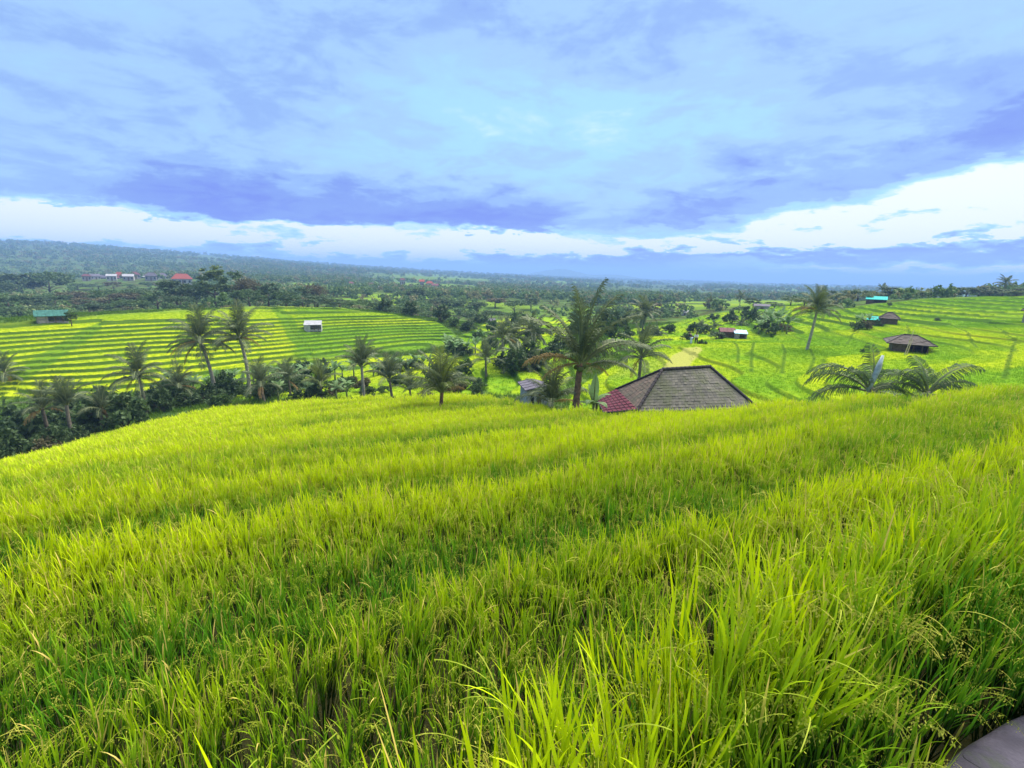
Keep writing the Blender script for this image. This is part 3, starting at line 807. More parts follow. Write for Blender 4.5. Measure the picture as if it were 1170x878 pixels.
def palm(pc, pyc, pb, Y, Rpx, label, group='coconut palms of the valley', hi=True, trunk='trunk', nf=17, young=0.0, seed=0, dry=1, low=6, frs=None, thick=1.0, spear=False, wide=False, nuts=False, crown=0):
    rng = random.Random(seed * 7 + int(pc)); top = at(pc, pyc, Y); xb = at(pb, pyc, Y)[0]; zb = H(xb, Y) - .1
    h = max(.35, top[2] - zb); L = Rpx / FPX * Y * 1.04
    nf = int(nf * .95); L *= .94 if Y > 34 else 1.0; root = empty('coconut_palm', (xb, Y, zb)); tag(root, label, 'palm tree', group)
    tp = Vector((top[0] - xb, 0, h)); r = (.10 + .012 * h) * thick
    link('trunk', trunk_mesh((0, 0, -.3), tp, r * 1.15, r * .8, trunk, rng), root)
    if not hi:
        link('crown', CROWNS[crown % 5], root, tp, (rng.uniform(-.1, .1), rng.uniform(-.1, .1), rng.uniform(0, 6.28)), (L, L, L * rng.uniform(.9, 1.1)))
        return root
    if frs is None:
        frs = []
        for k in range(nf):
            c = min(low, int((low + .99) * (k / nf) ** .85)); frs.append((math.degrees(k * 2.4 + rng.uniform(-.3, .3)), c, rng.uniform(.86, 1.06)))
    for (az, c, s) in frs:
        key = 'wide' if wide else 'young' if rng.random() < young else 'palm'
        o = link('frond', FR[key, c, rng.randint(0, 1)], root, tp + Vector((0, 0, -.10 * c * L / 6)), (rng.uniform(-.08, .08), rng.uniform(-.08, .08), R(az)), (L * s,) * 3)
    for k in range(dry):
        o = link('frond', FR['dry', rng.randint(0, 2)], root, tp - Vector((0, 0, .12)), (0, 0, rng.uniform(0, 6.28)), (L * rng.uniform(.6, .9),) * 3)
        o['label'] = 'dried brown drooping frond'
    if spear:
        mb = MB(); mb.tube([(-.12, 0, -.25), (.03, 0, .10 * L), (.16, 0, .26 * L), (.27, 0, .46 * L)], [.10, .12, .13, .05], 7); mb.build('spear', M['spear'], root, True, loc=tp)
    if nuts:
        mb = MB()
        for k in range(9):
            a = k * 2.2; c = Vector((math.cos(a) * .22, math.sin(a) * .22, -.2 - .05 * (k % 3)))
            vs = [c + Vector((math.cos(u) * math.sin(v), math.sin(u) * math.sin(v), 1.2 * math.cos(v))) * .12 for v in (.01, .8, 1.57, 2.3, 3.13) for u in [j * PI / 4 for j in range(8)]]
            mb.add(vs, [(i * 8 + j, i * 8 + (j + 1) % 8, i * 8 + 8 + (j + 1) % 8, i * 8 + 8 + j) for i in range(4) for j in range(8)])
        mb.build('coconut_bunch', M['palm_young'], root, True, loc=tp)
    return root


V_ = 'coconut palms of the valley'
big = [(0, 0, 1.05), (190, 0, .95), (90, 0, .8), (15, 1, 1.0), (170, 1, .88), (300, 1, .7), (182, 2, 1.0), (0, 2, 1.0), (350, 3, .95), (25, 3, .88), (5, 5, .8), (130, 2, .7), (240, 3, .55), (60, 2, .7)]
pr = palm(663, 415, 659, 25.5, 87, 'largest coconut palm, ringed reddish trunk, standing left of the tiled house', V_, frs=big, trunk='trunk_red', dry=0, thick=1.25, seed=1, nuts=True)
tp = Vector((at(663, 415, 25.5)[0] - pr.location.x, 0, at(663, 415, 25.5)[2] - pr.location.z))
for az, v_, s, lb in ((172, 2, 3.1, 'yellow and rust coloured half dried frond'), (188, 0, 2.2, 'hanging yellowed frond'), (20, 0, 1.9, 'short dried frond')):
    o = link('frond', FR['dry', v_], pr, tp, (0, 0, R(az)), (s, s, s)); o['label'] = lb
palm(505, 446, 503, 28, 52, 'short young coconut palm standing alone at the far edge of the front field', V_, trunk='trunk_red', nf=19, young=.35, low=4, seed=2, dry=1, thick=1.0)
palm(413, 418, 415, 45, 36, 'slim coconut palm with upright dark crown, first to the right of the banana row end', V_, nf=17, low=4, seed=3, trunk='trunk_pale', dry=0)
palm(445, 433, 448, 47, 34, 'dark low coconut palm right of the slim upright crowned one', V_, nf=17, low=4, seed=4, dry=0)
palm(468, 445, 470, 48, 27, 'small grey green coconut palm just left of the lone young palm', V_, nf=15, low=4, seed=5, dry=1)
palm(228, 388, 240, 52, 42, 'tall leaning coconut palm with drooping fronds, left of the two over the terraced hill', V_, nf=22, low=7, seed=6, trunk='trunk_pale', dry=2, nuts=True)
palm(273, 384, 278, 53, 40, 'tall straight coconut palm, right of the two over the terraced hill', V_, nf=22, low=6, seed=7, trunk='trunk_pale', dry=2, nuts=True)
palm(298, 438, 301, 46, 34, 'grey blue coconut palm below and right of the two tall ones', V_, nf=17, low=5, seed=8, dry=1)
palm(330, 434, 331, 52, 28, 'narrow dark coconut palm left of the pale leaved one by the field edge', V_, nf=14, low=4, seed=9, dry=1)
palm(366, 438, 366, 47, 30, 'pale leaved short palm at the far field edge below the white roofed hut', V_, nf=16, young=.5, low=5, seed=10, dry=0)
palm(157, 427, 161, 44, 38, 'dark full crowned coconut palm at the left field corner', V_, nf=22, low=7, seed=11, dry=2, nuts=True)
palm(76, 463, 78, 37, 37, 'coconut palm with upright feathery fronds beside the bushes at the left', V_, nf=15, low=3, seed=12, dry=0)
palm(48, 466, 52, 37.5, 34, 'ragged dark coconut palm among the bushes near the left side', V_, nf=15, low=5, seed=13, dry=2)
palm(116, 466, 112, 40, 30, 'low sprawling palm with pale hanging fronds between the left bushes and the full palm', V_, nf=13, low=6, young=.2, seed=14, dry=2)
palm(5, 425, 4, 60, 28, 'dark palm cut by the left border, below the green roofed hut', V_, nf=18, low=7, seed=15, dry=1)
palm(205, 440, 207, 47, 30, 'shaggy dark palm in the shadowy thicket under the tall leaning palm', V_, nf=16, low=6, seed=16, dry=1)
palm(574, 385, 575, 62, 27, 'tall slender coconut palm, foremost of the cluster left of the largest palm', V_, nf=18, low=6, seed=17, trunk='trunk_pale', dry=1)
palm(587, 386, 584, 66, 28, 'tall coconut palm half hidden in the middle of the cluster', V_, hi=False, crown=0, trunk='trunk_pale', seed=18)
palm(609, 379, 607, 68, 27, 'tallest dark crowned coconut palm at the right of the cluster', V_, hi=False, crown=2, seed=19)
palm(555, 410, 556, 56, 27, 'small coconut palm at the left of the cluster', V_, nf=15, low=5, seed=20, dry=0)
palm(594, 413, 594, 58, 30, 'bushy short trunked coconut palm low inside the cluster', V_, hi=False, crown=1, seed=21)
palm(612, 420, 613, 57, 22, 'low bushy palm above the white walled shed', V_, hi=False, crown=3, seed=22)
palm(737, 357, 735, 92, 24, 'dense dark palm on a pale trunk, seen right of the largest palm', V_, hi=False, crown=4, trunk='trunk_pale', seed=23)
palm(733, 406, 732, 40, 42, 'dark palm rising behind the left end of the tiled roof', V_, nf=17, low=6, seed=24, dry=1)
palm(630, 458, 630, 27, 46, 'bushy trunkless young palm between the white walled shed and the largest palm', V_, nf=19, low=4, seed=25, dry=1, young=.1)
palm(934, 353, 929, 60, 31, 'lone tall coconut palm on a thin pale trunk amid the right hand terraces', V_, nf=20, low=6, seed=26, trunk='trunk_pale', dry=2)
palm(995, 442, 988, 21.5, 78, 'low palm with a pale unopened spear, its crown just above the field edge', V_, frs=[(180, 3, 1), (172, 5, .95), (200, 2, .6), (60, 3, .8), (10, 5, .9), (90, 0, .62), (280, 5, .8), (140, 4, .9), (0, 4, .55), (250, 6, .9), (320, 6, .8)], seed=27, dry=0, spear=True, wide=True)
palm(1060, 447, 1060, 21.5, 68, 'low broad palm right of the one with the pale spear', V_, frs=[(175, 3, .9), (165, 4, .9), (200, 2, .8), (5, 2, .95), (12, 4, .95), (350, 3, .8), (90, 1, .7), (120, 3, .9), (60, 3, .9), (270, 5, .8), (220, 5, .9), (320, 5, .9), (180, 6, .8), (0, 6, .8)], seed=28, dry=0, wide=True)
palm(1149, 324, 1150, 165, 11, 'palm with starry crown breaking the skyline near the right border', V_, hi=False, crown=4, seed=29)
palm(1008, 331, 1008, 170, 8, 'small palm poking out of the treeline behind the turquoise roof', V_, hi=False, crown=3, seed=30)
for k, (a, b_, yy, rr, lb) in enumerate(((752, 384, 88, 11, 'small palm on the terraces just right of the pale trunked dark palm'), (801, 375, 104, 10, 'small dark palm left of the dark roofed house by the pale blue sheet'), (816, 377, 100, 10, 'small palm directly behind the dark roofed house'),
        (846, 374, 104, 10, 'small dark palm standing above the pale blue sheet roof'), (862, 368, 112, 10, 'tallest of the little palms over the banana grove'), (873, 367, 114, 11, 'middle one of the little palms over the banana grove'), (886, 369, 110, 10, 'rightmost of the little palms over the banana grove'), (812, 345, 190, 9, 'palm on the ridge in front of the hazy woods, left of the white roof'), (846, 341, 200, 9, 'palm on the ridge nearest the white roof'))):
    palm(a, b_, a, yy, rr, lb, 'small palms on the distant terraces', hi=False, crown=k, seed=40 + k, thick=.8)


# ------------------------------------------------------------------ banana plants
def banana_leaf(rng, elev, bend, mb, az, L, W_, torn=.35):
    n = 9; x = z = 0.; ca, sa = math.cos(az), math.sin(az); pts = []
    for i in range(n + 1):
        t = i / n; a = elev - bend * t ** 1.5; pts.append((x, z, a)); x += math.cos(a) * L / n; z += math.sin(a) * L / n
    def Wd(p, y, dz): return (p[0] * ca - y * sa, p[0] * sa + y * ca, p[1] + dz)
    tint = rng.uniform(.2, .9)
    mb.tube([Wd(p, 0, 0) for p in pts], [.03 * L * (1 - i / (n + 2)) for i in range(n + 1)], 4, 1, cap=False)
    for i in range(1, n):
        w0 = W_ * math.sin(PI * min(1, (i + .2) / n)) ** .6; w1 = W_ * math.sin(PI * min(.99, (i + 1.1) / n)) ** .6
        for s in (-1, 1):
            dz = -abs(rng.gauss(0, .12)) * W_ * (2 if rng.random() < torn else .6); g = .06 * L / n if rng.random() < torn else 0
            p, q = pts[i], pts[i + 1]; q = (q[0] - g, q[1], q[2])
            lift = .25 * W_
            mb.add([Wd(p, 0, 0), Wd(q, 0, 0), Wd(q, s * w1 * .55, lift * .6 + dz * .3), Wd(p, s * w0 * .55, lift * .6 + dz * .3), Wd(q, s * w1, lift * .5 + dz), Wd(p, s * w0, lift * .5 + dz)], [(0, 1, 2, 3), (3, 2, 4, 5)], 0, tint)
    return mb


def banana_mesh(seed):
    rng = random.Random(seed); mb = MB()
    for k in range(rng.randint(7, 9)):
        banana_leaf(rng, R(rng.uniform(35, 85)), R(rng.uniform(40, 110)), mb, k * 2.4 + rng.uniform(-.4, .4), rng.uniform(1.3, 1.9), rng.uniform(.24, .34))
    return mb.mesh('foliage', [M['banana'], M['banana_stem']])


BAN = [banana_mesh(60 + k) for k in range(4)]
mb = MB(); mb.tube([(0, 0, -.3), (.02, 0, .7), (0, .03, 1.6)], [.13, .11, .07], 8); BSTEM = mb.mesh('stem', M['banana_stem'], True)


def banana(px, py, Y, s, label, group, k):
    p = at(px, py, Y); root = empty('banana_plant', (p[0], Y, H(p[0], Y) - .05), random.Random(k).uniform(0, 6.28)); tag(root, label, 'banana plant', group)
    link('stem', BSTEM, root, scale=(s, s, s)); link('foliage', BAN[k % 4], root, (0, 0, 1.5 * s), scale=(s, s, s))


def nth(i, n):
    names = 'first second third fourth fifth sixth seventh eighth ninth tenth eleventh twelfth thirteenth fourteenth fifteenth sixteenth seventeenth eighteenth nineteenth twentieth'.split()
    if i == n - 1: return 'last'
    return names[i] if i < 20 else '%d%s' % (i + 1, {1: 'st', 2: 'nd', 3: 'rd'}.get((i + 1) % 10, 'th'))


brng = random.Random(3)
rowA = [(312 + 11.5 * i + brng.uniform(-3, 3), 406 - 5 * math.sin(i / 6) + brng.uniform(-2, 3), 66 + brng.uniform(-3, 3)) for i in range(9)]
for i, (a, b_, yy) in enumerate(sorted(rowA)):
    banana(a, b_, yy, brng.uniform(.75, 1.1), 'banana plant, %s from the left in the row below the white roofed hut' % nth(i, 9), 'banana row below the white roofed hut', i)
rowB = [(424 + 8.2 * i + brng.uniform(-2, 2), 404 - 1.1 * i + brng.uniform(-2, 2), 70 + brng.uniform(-2, 2)) for i in range(9)]
for i, (a, b_, yy) in enumerate(sorted(rowB)):
    banana(a, b_, yy, brng.uniform(.7, 1.0), 'banana plant, %s from the left in the row along the foot of the green terraces' % nth(i, 9), 'banana row at the foot of the green terraces', i + 1)
rowC = [(300, 430, 58), (276, 428, 58), (318, 424, 60), (220, 432, 57), (236, 424, 60), (246, 418, 61), (256, 426, 58), (264, 414, 62), (288, 412, 63), (196, 425, 60), (190, 414, 62)]
for i, (a, b_, yy) in enumerate(sorted(rowC)):
    banana(a, b_, yy, brng.uniform(.8, 1.05), 'light green banana plant, %s from the left around the two tall palms' % nth(i, 11), 'bananas around the two tall palms', i + 2)
rowD = [(511, 380, 88), (518, 384, 86), (526, 391, 82), (534, 396, 78), (543, 398, 76), (520, 398, 78), (512, 390, 82), (551, 392, 82)]
for i, (a, b_, yy) in enumerate(sorted(rowD)):
    banana(a, b_, yy, brng.uniform(.9, 1.2), 'banana plant, %s from the left in the grove off the terraced hill tip' % nth(i, 8), 'banana grove at the tip of the terraced hill', i)
for i, (a, b_, yy) in enumerate(((352, 452, 47), (384, 452, 46), (396, 448, 48), (318, 455, 48))):
    banana(a, b_, yy, .75, 'small banana plant, %s from the left along the far edge of the front field' % nth(i, 4), 'small bananas along the front field edge', i + 1)
rowE = [(866, 385, 88), (872, 383, 92), (880, 384, 88), (887, 381, 92), (893, 384, 87), (898, 386, 84), (877, 380, 96), (890, 378, 98)]
for i, (a, b_, yy) in enumerate(sorted(rowE)):
    banana(a, b_, yy, brng.uniform(1.0, 1.35), 'banana plant, %s from the left in the grove left of the lone tall palm' % nth(i, 8), 'banana grove left of the lone tall palm', i)
for i, (a, b_, yy) in enumerate(((978, 372, 86), (984, 374, 84), (992, 371, 86))):
    banana(a, b_, yy, .8, 'banana plant, %s from the left beside the green roofed shelter' % nth(i, 3), 'bananas beside the green roofed shelter', i)
# the broad leaved one beside the largest palm, leaf by leaf
p = at(679, 455, 26.5); root = empty('banana_plant', (p[0], 26.5, H(p[0], 26.5))); tag(root, 'banana plant with tall upright leaf between the largest palm and the red roof', 'banana plant')
hz = at(682, 462, 26.5)[2] - root.location.z
mb = MB(); mb.tube([(0, 0, -.3), (.02, 0, hz * .5), (0, 0, hz)], [.13, .12, .08], 8); mb.build('stem', M['banana_stem'], root, True)
for az, e, b_, l, w_ in ((80, 86, 15, 1.7, .24), (170, 70, 60, 1.3, .22), (10, 55, 80, 1.2, .22), (240, 40, 90, 1.3, .22), (300, 30, 80, 1.2, .22), (120, 75, 40, 1.2, .2), (200, 20, 60, 1.5, .2)):
    banana_leaf(random.Random(az), R(e), R(b_), MB(), R(az), l, w_, .15).build('leaf', [M['banana'], M['banana_stem']], root, loc=(0, 0, hz))


# ------------------------------------------------------------------ broadleaf trees and shrubs
def crown_cards(rng, ncl, nleaf, rx, rz, zc, leaf, flat=.75, shell=.5):
    mb = MB()
    for _ in range(ncl):
        u = rng.uniform(-.55, 1); a = rng.uniform(0, 2 * PI); s = math.sqrt(max(0, 1 - u * u)); q = rng.uniform(shell, 1.0)
        c = Vector((math.cos(a) * s * rx * q, math.sin(a) * s * rx * q, zc + u * rz * q)); cr = rng.uniform(.16, .32) * rx; tn = rng.uniform(.1, .8)
        for _ in range(nleaf):
            o = Vector((rng.gauss(0, .5), rng.gauss(0, .5), rng.gauss(0, .5) * flat)) * cr
            n = Vector((rng.gauss(0, 1), rng.gauss(0, 1), rng.gauss(.5, .8))).normalized()
            t = n.orthogonal().normalized(); t = Matrix.Rotation(rng.uniform(0, 6.28), 3, n) @ t; b_ = n.cross(t); l = leaf * rng.uniform(.6, 1.3)
            p = c + o
            mb.add([p - t * l * .5, p + b_ * l * .3 - n * l * .06, p + t * l * .5, p - b_ * l * .3 - n * l * .06], [(0, 1, 2, 3)], 0, min(1, max(0, tn + rng.gauss(0, .15))))
    return mb


def tree_trunk(rng, h, rx):
    mb = MB(); mb.tube([(0, 0, -1.5), (.05, 0, h * .3), (rng.uniform(-.2, .2), .1, h * .75)], [.26, .2, .08], 7)
    for k in range(6):
        a = k * 2.4; z0 = h * rng.uniform(.25, .5); l = rx * rng.uniform(.5, .85)
        mb.tube([(0, 0, z0), (math.cos(a) * l * .5, math.sin(a) * l * .5, z0 + l * .45), (math.cos(a) * l, math.sin(a) * l, z0 + l * .8)], [.10, .07, .03], 5)
    return mb.mesh('trunk', M['bark'], True)


TREES = {}
SH = {'round': (34, 60, 3.6, 3.4, 6.0, .55), 'tall': (32, 60, 2.5, 4.4, 5.6, .5), 'wide': (34, 60, 4.6, 2.4, 6.6, .55), 'airy': (20, 44, 3.4, 3.4, 6.0, .5)}
for shp, a in SH.items():
    for mt in ('dark', 'mid', 'light', 'brown'):
        rg = random.Random(hash(shp + mt) % 1000 if False else sum(map(ord, shp + mt)))
        TREES[shp, mt] = (tree_trunk(rg, 7.5, a[2]), crown_cards(rg, *a).mesh('crown', M['leaf_' + mt]), a[2], a[4] + a[3])


def tree(px, pyt, Y, wpx, shp, mt, label, group):
    p = at(px, pyt, Y); zb = H(p[0], Y); h = max(1.5, p[2] - zb); tr, cr, rx, hh = TREES[shp, mt]
    root = empty('broadleaf_tree', (p[0], Y, zb), random.Random(int(px * 7 + Y)).uniform(0, 6.28)); tag(root, label, 'tree', group)
    sx = wpx / FPX * Y / (2 * rx) * 1.0; sz = h / (hh + .3)
    link('trunk', tr, root, scale=(sx, sx, sz)); link('crown', cr, root, scale=(sx, sx, sz)); return root


LOOK = {('round', 'dark'): 'dark rounded', ('round', 'mid'): 'mid green rounded', ('round', 'light'): 'light green rounded', ('round', 'brown'): 'brownish rounded', ('tall', 'dark'): 'dark narrow tall', ('tall', 'mid'): 'mid green tall', ('tall', 'light'): 'pale green tall', ('tall', 'brown'): 'brownish tall',
        ('wide', 'dark'): 'dark spreading', ('wide', 'mid'): 'mid green spreading', ('wide', 'light'): 'light green spreading', ('wide', 'brown'): 'brownish spreading', ('airy', 'dark'): 'dark thin crowned', ('airy', 'mid'): 'mid green thin crowned', ('airy', 'light'): 'light green thin crowned', ('airy', 'brown'): 'brownish thin crowned'}


def belt(lst, where, group):
    lst = sorted(lst); cnt = {}
    for it in lst: cnt[it[4], it[5]] = cnt.get((it[4], it[5]), 0) + 1
    seen = {}
    for px, pt, Y, w_, s_, m_ in lst:
        k = seen.get((s_, m_), 0); seen[s_, m_] = k + 1; n = cnt[s_, m_]
        lb = LOOK[s_, m_] + ' tree ' + where if n == 1 else '%s tree, %s such from the left, %s' % (LOOK[s_, m_], nth(k, n), where)
        tree(px, pt, Y, w_ * (1.2 if 'skyline' in where else 1.0), s_, m_, lb, group)


belt([(14, 311, 260, 46, 'round', 'dark'), (52, 309, 270, 40, 'round', 'mid'), (-8, 322, 230, 40, 'wide', 'dark'), (36, 338, 170, 34, 'round', 'dark'), (8, 336, 165, 40, 'wide', 'mid'), (62, 336, 180, 36, 'wide', 'mid'), (84, 333, 190, 44, 'wide', 'brown'), (104, 338, 170, 36, 'airy', 'brown'),
      (122, 331, 190, 40, 'wide', 'mid'), (142, 334, 175, 36, 'round', 'brown'), (160, 330, 185, 36, 'wide', 'dark'), (178, 333, 165, 34, 'round', 'mid'), (199, 319, 160, 36, 'round', 'dark'), (222, 322, 165, 26, 'round', 'mid'), (242, 304, 165, 36, 'tall', 'light'), (266, 306, 170, 28, 'tall', 'mid'),
      (282, 318, 165, 30, 'wide', 'brown'), (284, 330, 150, 34, 'round', 'mid'), (305, 322, 158, 26, 'tall', 'dark'), (326, 332, 155, 28, 'round', 'mid'), (344, 326, 165, 26, 'airy', 'dark'), (358, 325, 175, 28, 'wide', 'brown'), (362, 338, 150, 34, 'round', 'dark'), (388, 341, 150, 30, 'round', 'dark'),
      (410, 342, 150, 30, 'wide', 'mid'), (432, 345, 145, 28, 'round', 'dark'), (452, 350, 140, 26, 'round', 'mid'), (472, 351, 140, 24, 'round', 'dark'), (490, 356, 130, 24, 'wide', 'mid'), (206, 338, 150, 30, 'wide', 'dark'), (150, 342, 150, 40, 'round', 'mid'), (100, 346, 145, 36, 'round', 'dark'), (30, 350, 140, 44, 'wide', 'dark'), (60, 350, 150, 30, 'wide', 'dark')],
     'behind the left terraced hill', 'trees behind the left terraced hill')
belt([(478, 328, 250, 16, 'tall', 'dark'), (500, 340, 210, 26, 'round', 'dark'), (522, 342, 215, 28, 'round', 'mid'), (545, 345, 195, 28, 'wide', 'dark'), (566, 340, 220, 26, 'round', 'brown'), (588, 343, 200, 28, 'wide', 'mid'), (607, 340, 215, 22, 'round', 'dark'), (540, 355, 165, 24, 'round', 'mid'), (562, 354, 165, 28, 'wide', 'dark'), (524, 352, 160, 24, 'airy', 'dark'),
      (690, 352, 190, 24, 'round', 'mid'), (712, 350, 195, 24, 'wide', 'mid'), (745, 345, 180, 26, 'round', 'brown'), (760, 352, 165, 24, 'round', 'dark'), (728, 360, 130, 24, 'wide', 'dark')],
     'among the middle valley palms', 'trees of the middle valley')
belt([(862, 340, 180, 16, 'round', 'dark'), (845, 350, 150, 14, 'round', 'mid'), (905, 338, 175, 24, 'wide', 'mid'), (920, 341, 165, 20, 'round', 'mid'), (952, 331, 170, 18, 'tall', 'mid'), (965, 336, 165, 20, 'round', 'mid'), (982, 331, 165, 28, 'wide', 'mid'), (1010, 335, 165, 20, 'round', 'dark'), (1026, 328, 165, 22, 'round', 'dark'), (1040, 331, 165, 20, 'wide', 'dark'), (1052, 334, 160, 20, 'round', 'dark'),
      (1077, 330, 160, 20, 'round', 'dark'), (1092, 331, 160, 16, 'tall', 'dark'), (1106, 328, 160, 22, 'wide', 'dark'), (1120, 330, 160, 18, 'round', 'dark'), (1133, 327, 160, 18, 'tall', 'dark'), (1147, 330, 155, 22, 'round', 'dark'), (1163, 332, 150, 18, 'round', 'light'), (1180, 329, 150, 24, 'wide', 'dark'), (1205, 326, 150, 30, 'round', 'dark'), (886, 345, 165, 18, 'round', 'dark')],
     'on the right skyline', 'trees on the right skyline')
belt([(88 + 13.5 * i_ + 4 * math.sin(i_ * 2.1), 323.5 + 2.2 * math.sin(i_ * 1.7), 318 + 14 * math.sin(i_ * 3.3), 17 + 4 * math.sin(i_), ('round', 'wide', 'airy')[i_ % 3], ('mid', 'dark', 'mid', 'brown')[i_ % 4]) for i_ in range(11)], 'just below the village houses', 'trees below the village houses')
belt([(79, 355, 82, 13, 'tall', 'dark')], 'beside the green roofed hut on the left hill', None)
belt([(819, 379, 82, 18, 'round', 'dark')], 'in front of the dark roofed house', None)

# shrubs
SHR = []
for k in range(4):
    rg = random.Random(80 + k); SHR.append([crown_cards(rg, 22, 46, 1.2, .9, .75, .26, .8, .3).mesh('foliage', M['leaf_' + m_]) for m_ in ('dark', 'mid', 'brown')])
mb = MB()
for k in range(7): mb.tube([(0, 0, -.2), (math.cos(k * 2.4) * .3, math.sin(k * 2.4) * .3, .5), (math.cos(k * 2.4) * .7, math.sin(k * 2.4) * .7, .95)], [.035, .03, .015], 5)
SST = mb.mesh('stem', M['bark'], True)


def shrubs(lst, where, group):
    lst = sorted(lst)
    for i, (px, py, Y, wpx, m_) in enumerate(lst):
        p = at(px, py, Y); root = empty('shrub', (p[0], Y, H(p[0], Y) - .05), i * 1.7); tag(root, '%s shrub, %s from the left %s' % (('dark', 'mid green', 'brownish')[m_], nth(i, len(lst)), where), 'shrub', group)
        s = wpx / FPX * Y / 2.4; link('stem', SST, root, scale=(s, s, s)); link('foliage', SHR[i % 4][m_], root, scale=(s, s, s * (1 + .25 * math.sin(i))))


shrubs([(-30, 470, 36, 80, 0), (10, 470, 36, 70, 0), (30, 485, 34.5, 60, 0), (0, 500, 33, 60, 0), (48, 498, 34, 34, 2), (60, 490, 35, 40, 0), (85, 485, 37, 34, 0), (-20, 440, 44, 70, 0), (20, 445, 46, 50, 0), (62, 508, 31.5, 16, 2), (38, 512, 31.2, 22, 2), (100, 478, 39, 30, 0), (130, 472, 41, 34, 0), (150, 462, 45, 34, 1)], 'in the dark thicket at the left field corner', 'shrubs of the left thicket')
srng = random.Random(77)
shrubs([(srng.uniform(150, 345), srng.uniform(440, 456), srng.uniform(46, 58), srng.uniform(22, 36), srng.choice((0, 0, 1, 1))) for _ in range(26)], 'in the thicket before the terraced hill', 'shrubs of the valley thicket')
shrubs([(srng.uniform(345, 560), srng.uniform(440, 456), srng.uniform(46, 58), srng.uniform(16, 30), srng.choice((0, 1, 1, 2))) for _ in range(22)], 'in the sparse hedge behind the lone young palm', 'shrubs of the sparse hedge')
shrubs([(srng.uniform(-40, 150), 470 - 12 * srng.random(), srng.uniform(38, 50), srng.uniform(30, 54), srng.choice((0, 0, 0, 1))) for _ in range(16)], 'behind the dark thicket at the left border', 'shrubs behind the left thicket')
shrubs([(170, 458, 46, 34, 0), (185, 462, 44, 32, 0), (200, 456, 46, 36, 0), (218, 455, 46, 36, 0), (236, 450, 49, 34, 0), (180, 440, 52, 34, 0), (210, 436, 54, 30, 0), (255, 438, 55, 34, 0), (256, 461, 45, 22, 1), (245, 462, 45, 16, 0), (285, 440, 56, 26, 0), (340, 455, 47, 20, 0), (268, 428, 58, 24, 0)], 'in the row under the tall palms', 'shrubs under the tall palms')
shrubs([(325, 408, 68, 26, 0), (345, 405, 69, 26, 0), (366, 402, 69, 26, 0), (440, 402, 71, 22, 0), (458, 399, 72, 22, 0), (474, 396, 73, 22, 0), (518, 392, 82, 24, 0), (530, 398, 78, 22, 0), (500, 440, 52, 26, 2), (520, 442, 50, 26, 2), (486, 448, 46, 22, 2), (545, 442, 50, 22, 0), (513, 463, 30, 12, 0)], 'among the bananas and palms of the valley', 'shrubs among the valley bananas')
shrubs([(590, 432, 56, 34, 0), (605, 428, 58, 34, 0), (620, 425, 58, 30, 1), (575, 430, 60, 26, 0), (632, 415, 64, 26, 0), (640, 405, 70, 30, 0), (700, 398, 74, 26, 1), (716, 390, 80, 26, 0), (742, 380, 90, 24, 1), (690, 380, 95, 30, 0), (705, 372, 105, 28, 0), (660, 385, 90, 26, 0), (765, 380, 92, 18, 1), (785, 388, 80, 16, 1)], 'below the palm cluster and past the largest palm', 'shrubs of the middle valley')
shrubs([(801, 396, 67, 7, 0), (805, 399, 65, 6, 0), (798, 397, 67, 5, 2), (870, 382, 90, 18, 0), (884, 386, 84, 20, 0), (896, 382, 88, 16, 2), (835, 372, 108, 22, 0), (858, 372, 106, 18, 0), (806, 380, 92, 18, 0), (792, 380, 94, 16, 0), (852, 362, 125, 16, 0), (815, 362, 130, 14, 0), (980, 376, 80, 16, 0), (990, 378, 80, 14, 2), (1016, 352, 118, 6, 0), (985, 401, 59, 6, 0), (1000, 373, 84, 10, 0), (1070, 368, 88, 8, 0)], 'on the right hand terraces', 'shrubs on the right hand terraces')
shrubs([(560, 398, 78, 22, 0), (548, 380, 100, 18, 0), (565, 378, 105, 20, 1), (535, 374, 112, 20, 0), (548, 370, 125, 22, 0), (505, 368, 118, 22, 0), (470, 362, 122, 22, 0), (440, 357, 125, 22, 0), (520, 370, 115, 16, 1), (590, 375, 115, 24, 0), (612, 395, 82, 30, 0)], 'along the back slope right of the terraced hill', 'shrubs on the back slope')
# ------------------------------------------------------------------ buildings
def tile_mat(name, a, b2, c3):
    m, N, b, out = material(name); t = N.attr('tint').outputs['Fac']; p = N.pos()
    n = N.noise(p, 1.1, 5, .65); n2 = N.noise(p, 14, 4, .6)
    c = N.mix(N.m('ADD', N.m('MULTIPLY', t, .75), N.m('MULTIPLY', n2, .3), clamp=True), a, b2)
    c = N.mix(N.m('MULTIPLY', N.ss(n, .44, .62), .85), c, c3); c = N.mix(N.m('MULTIPLY', N.ss(N.noise(p, .7, 4, .7), .5, .68), .6), c, tuple(.45 * q for q in a))
    N.put(b.inputs['Base Color'], c); b.inputs['Roughness'].default_value = .85
    bn = N.new('ShaderNodeBump'); bn.inputs[0].default_value = .4; bn.inputs[1].default_value = .01; N.put(bn.inputs['Height'], n2); N.nt.links.new(bn.outputs[0], b.inputs['Normal'])
    return m


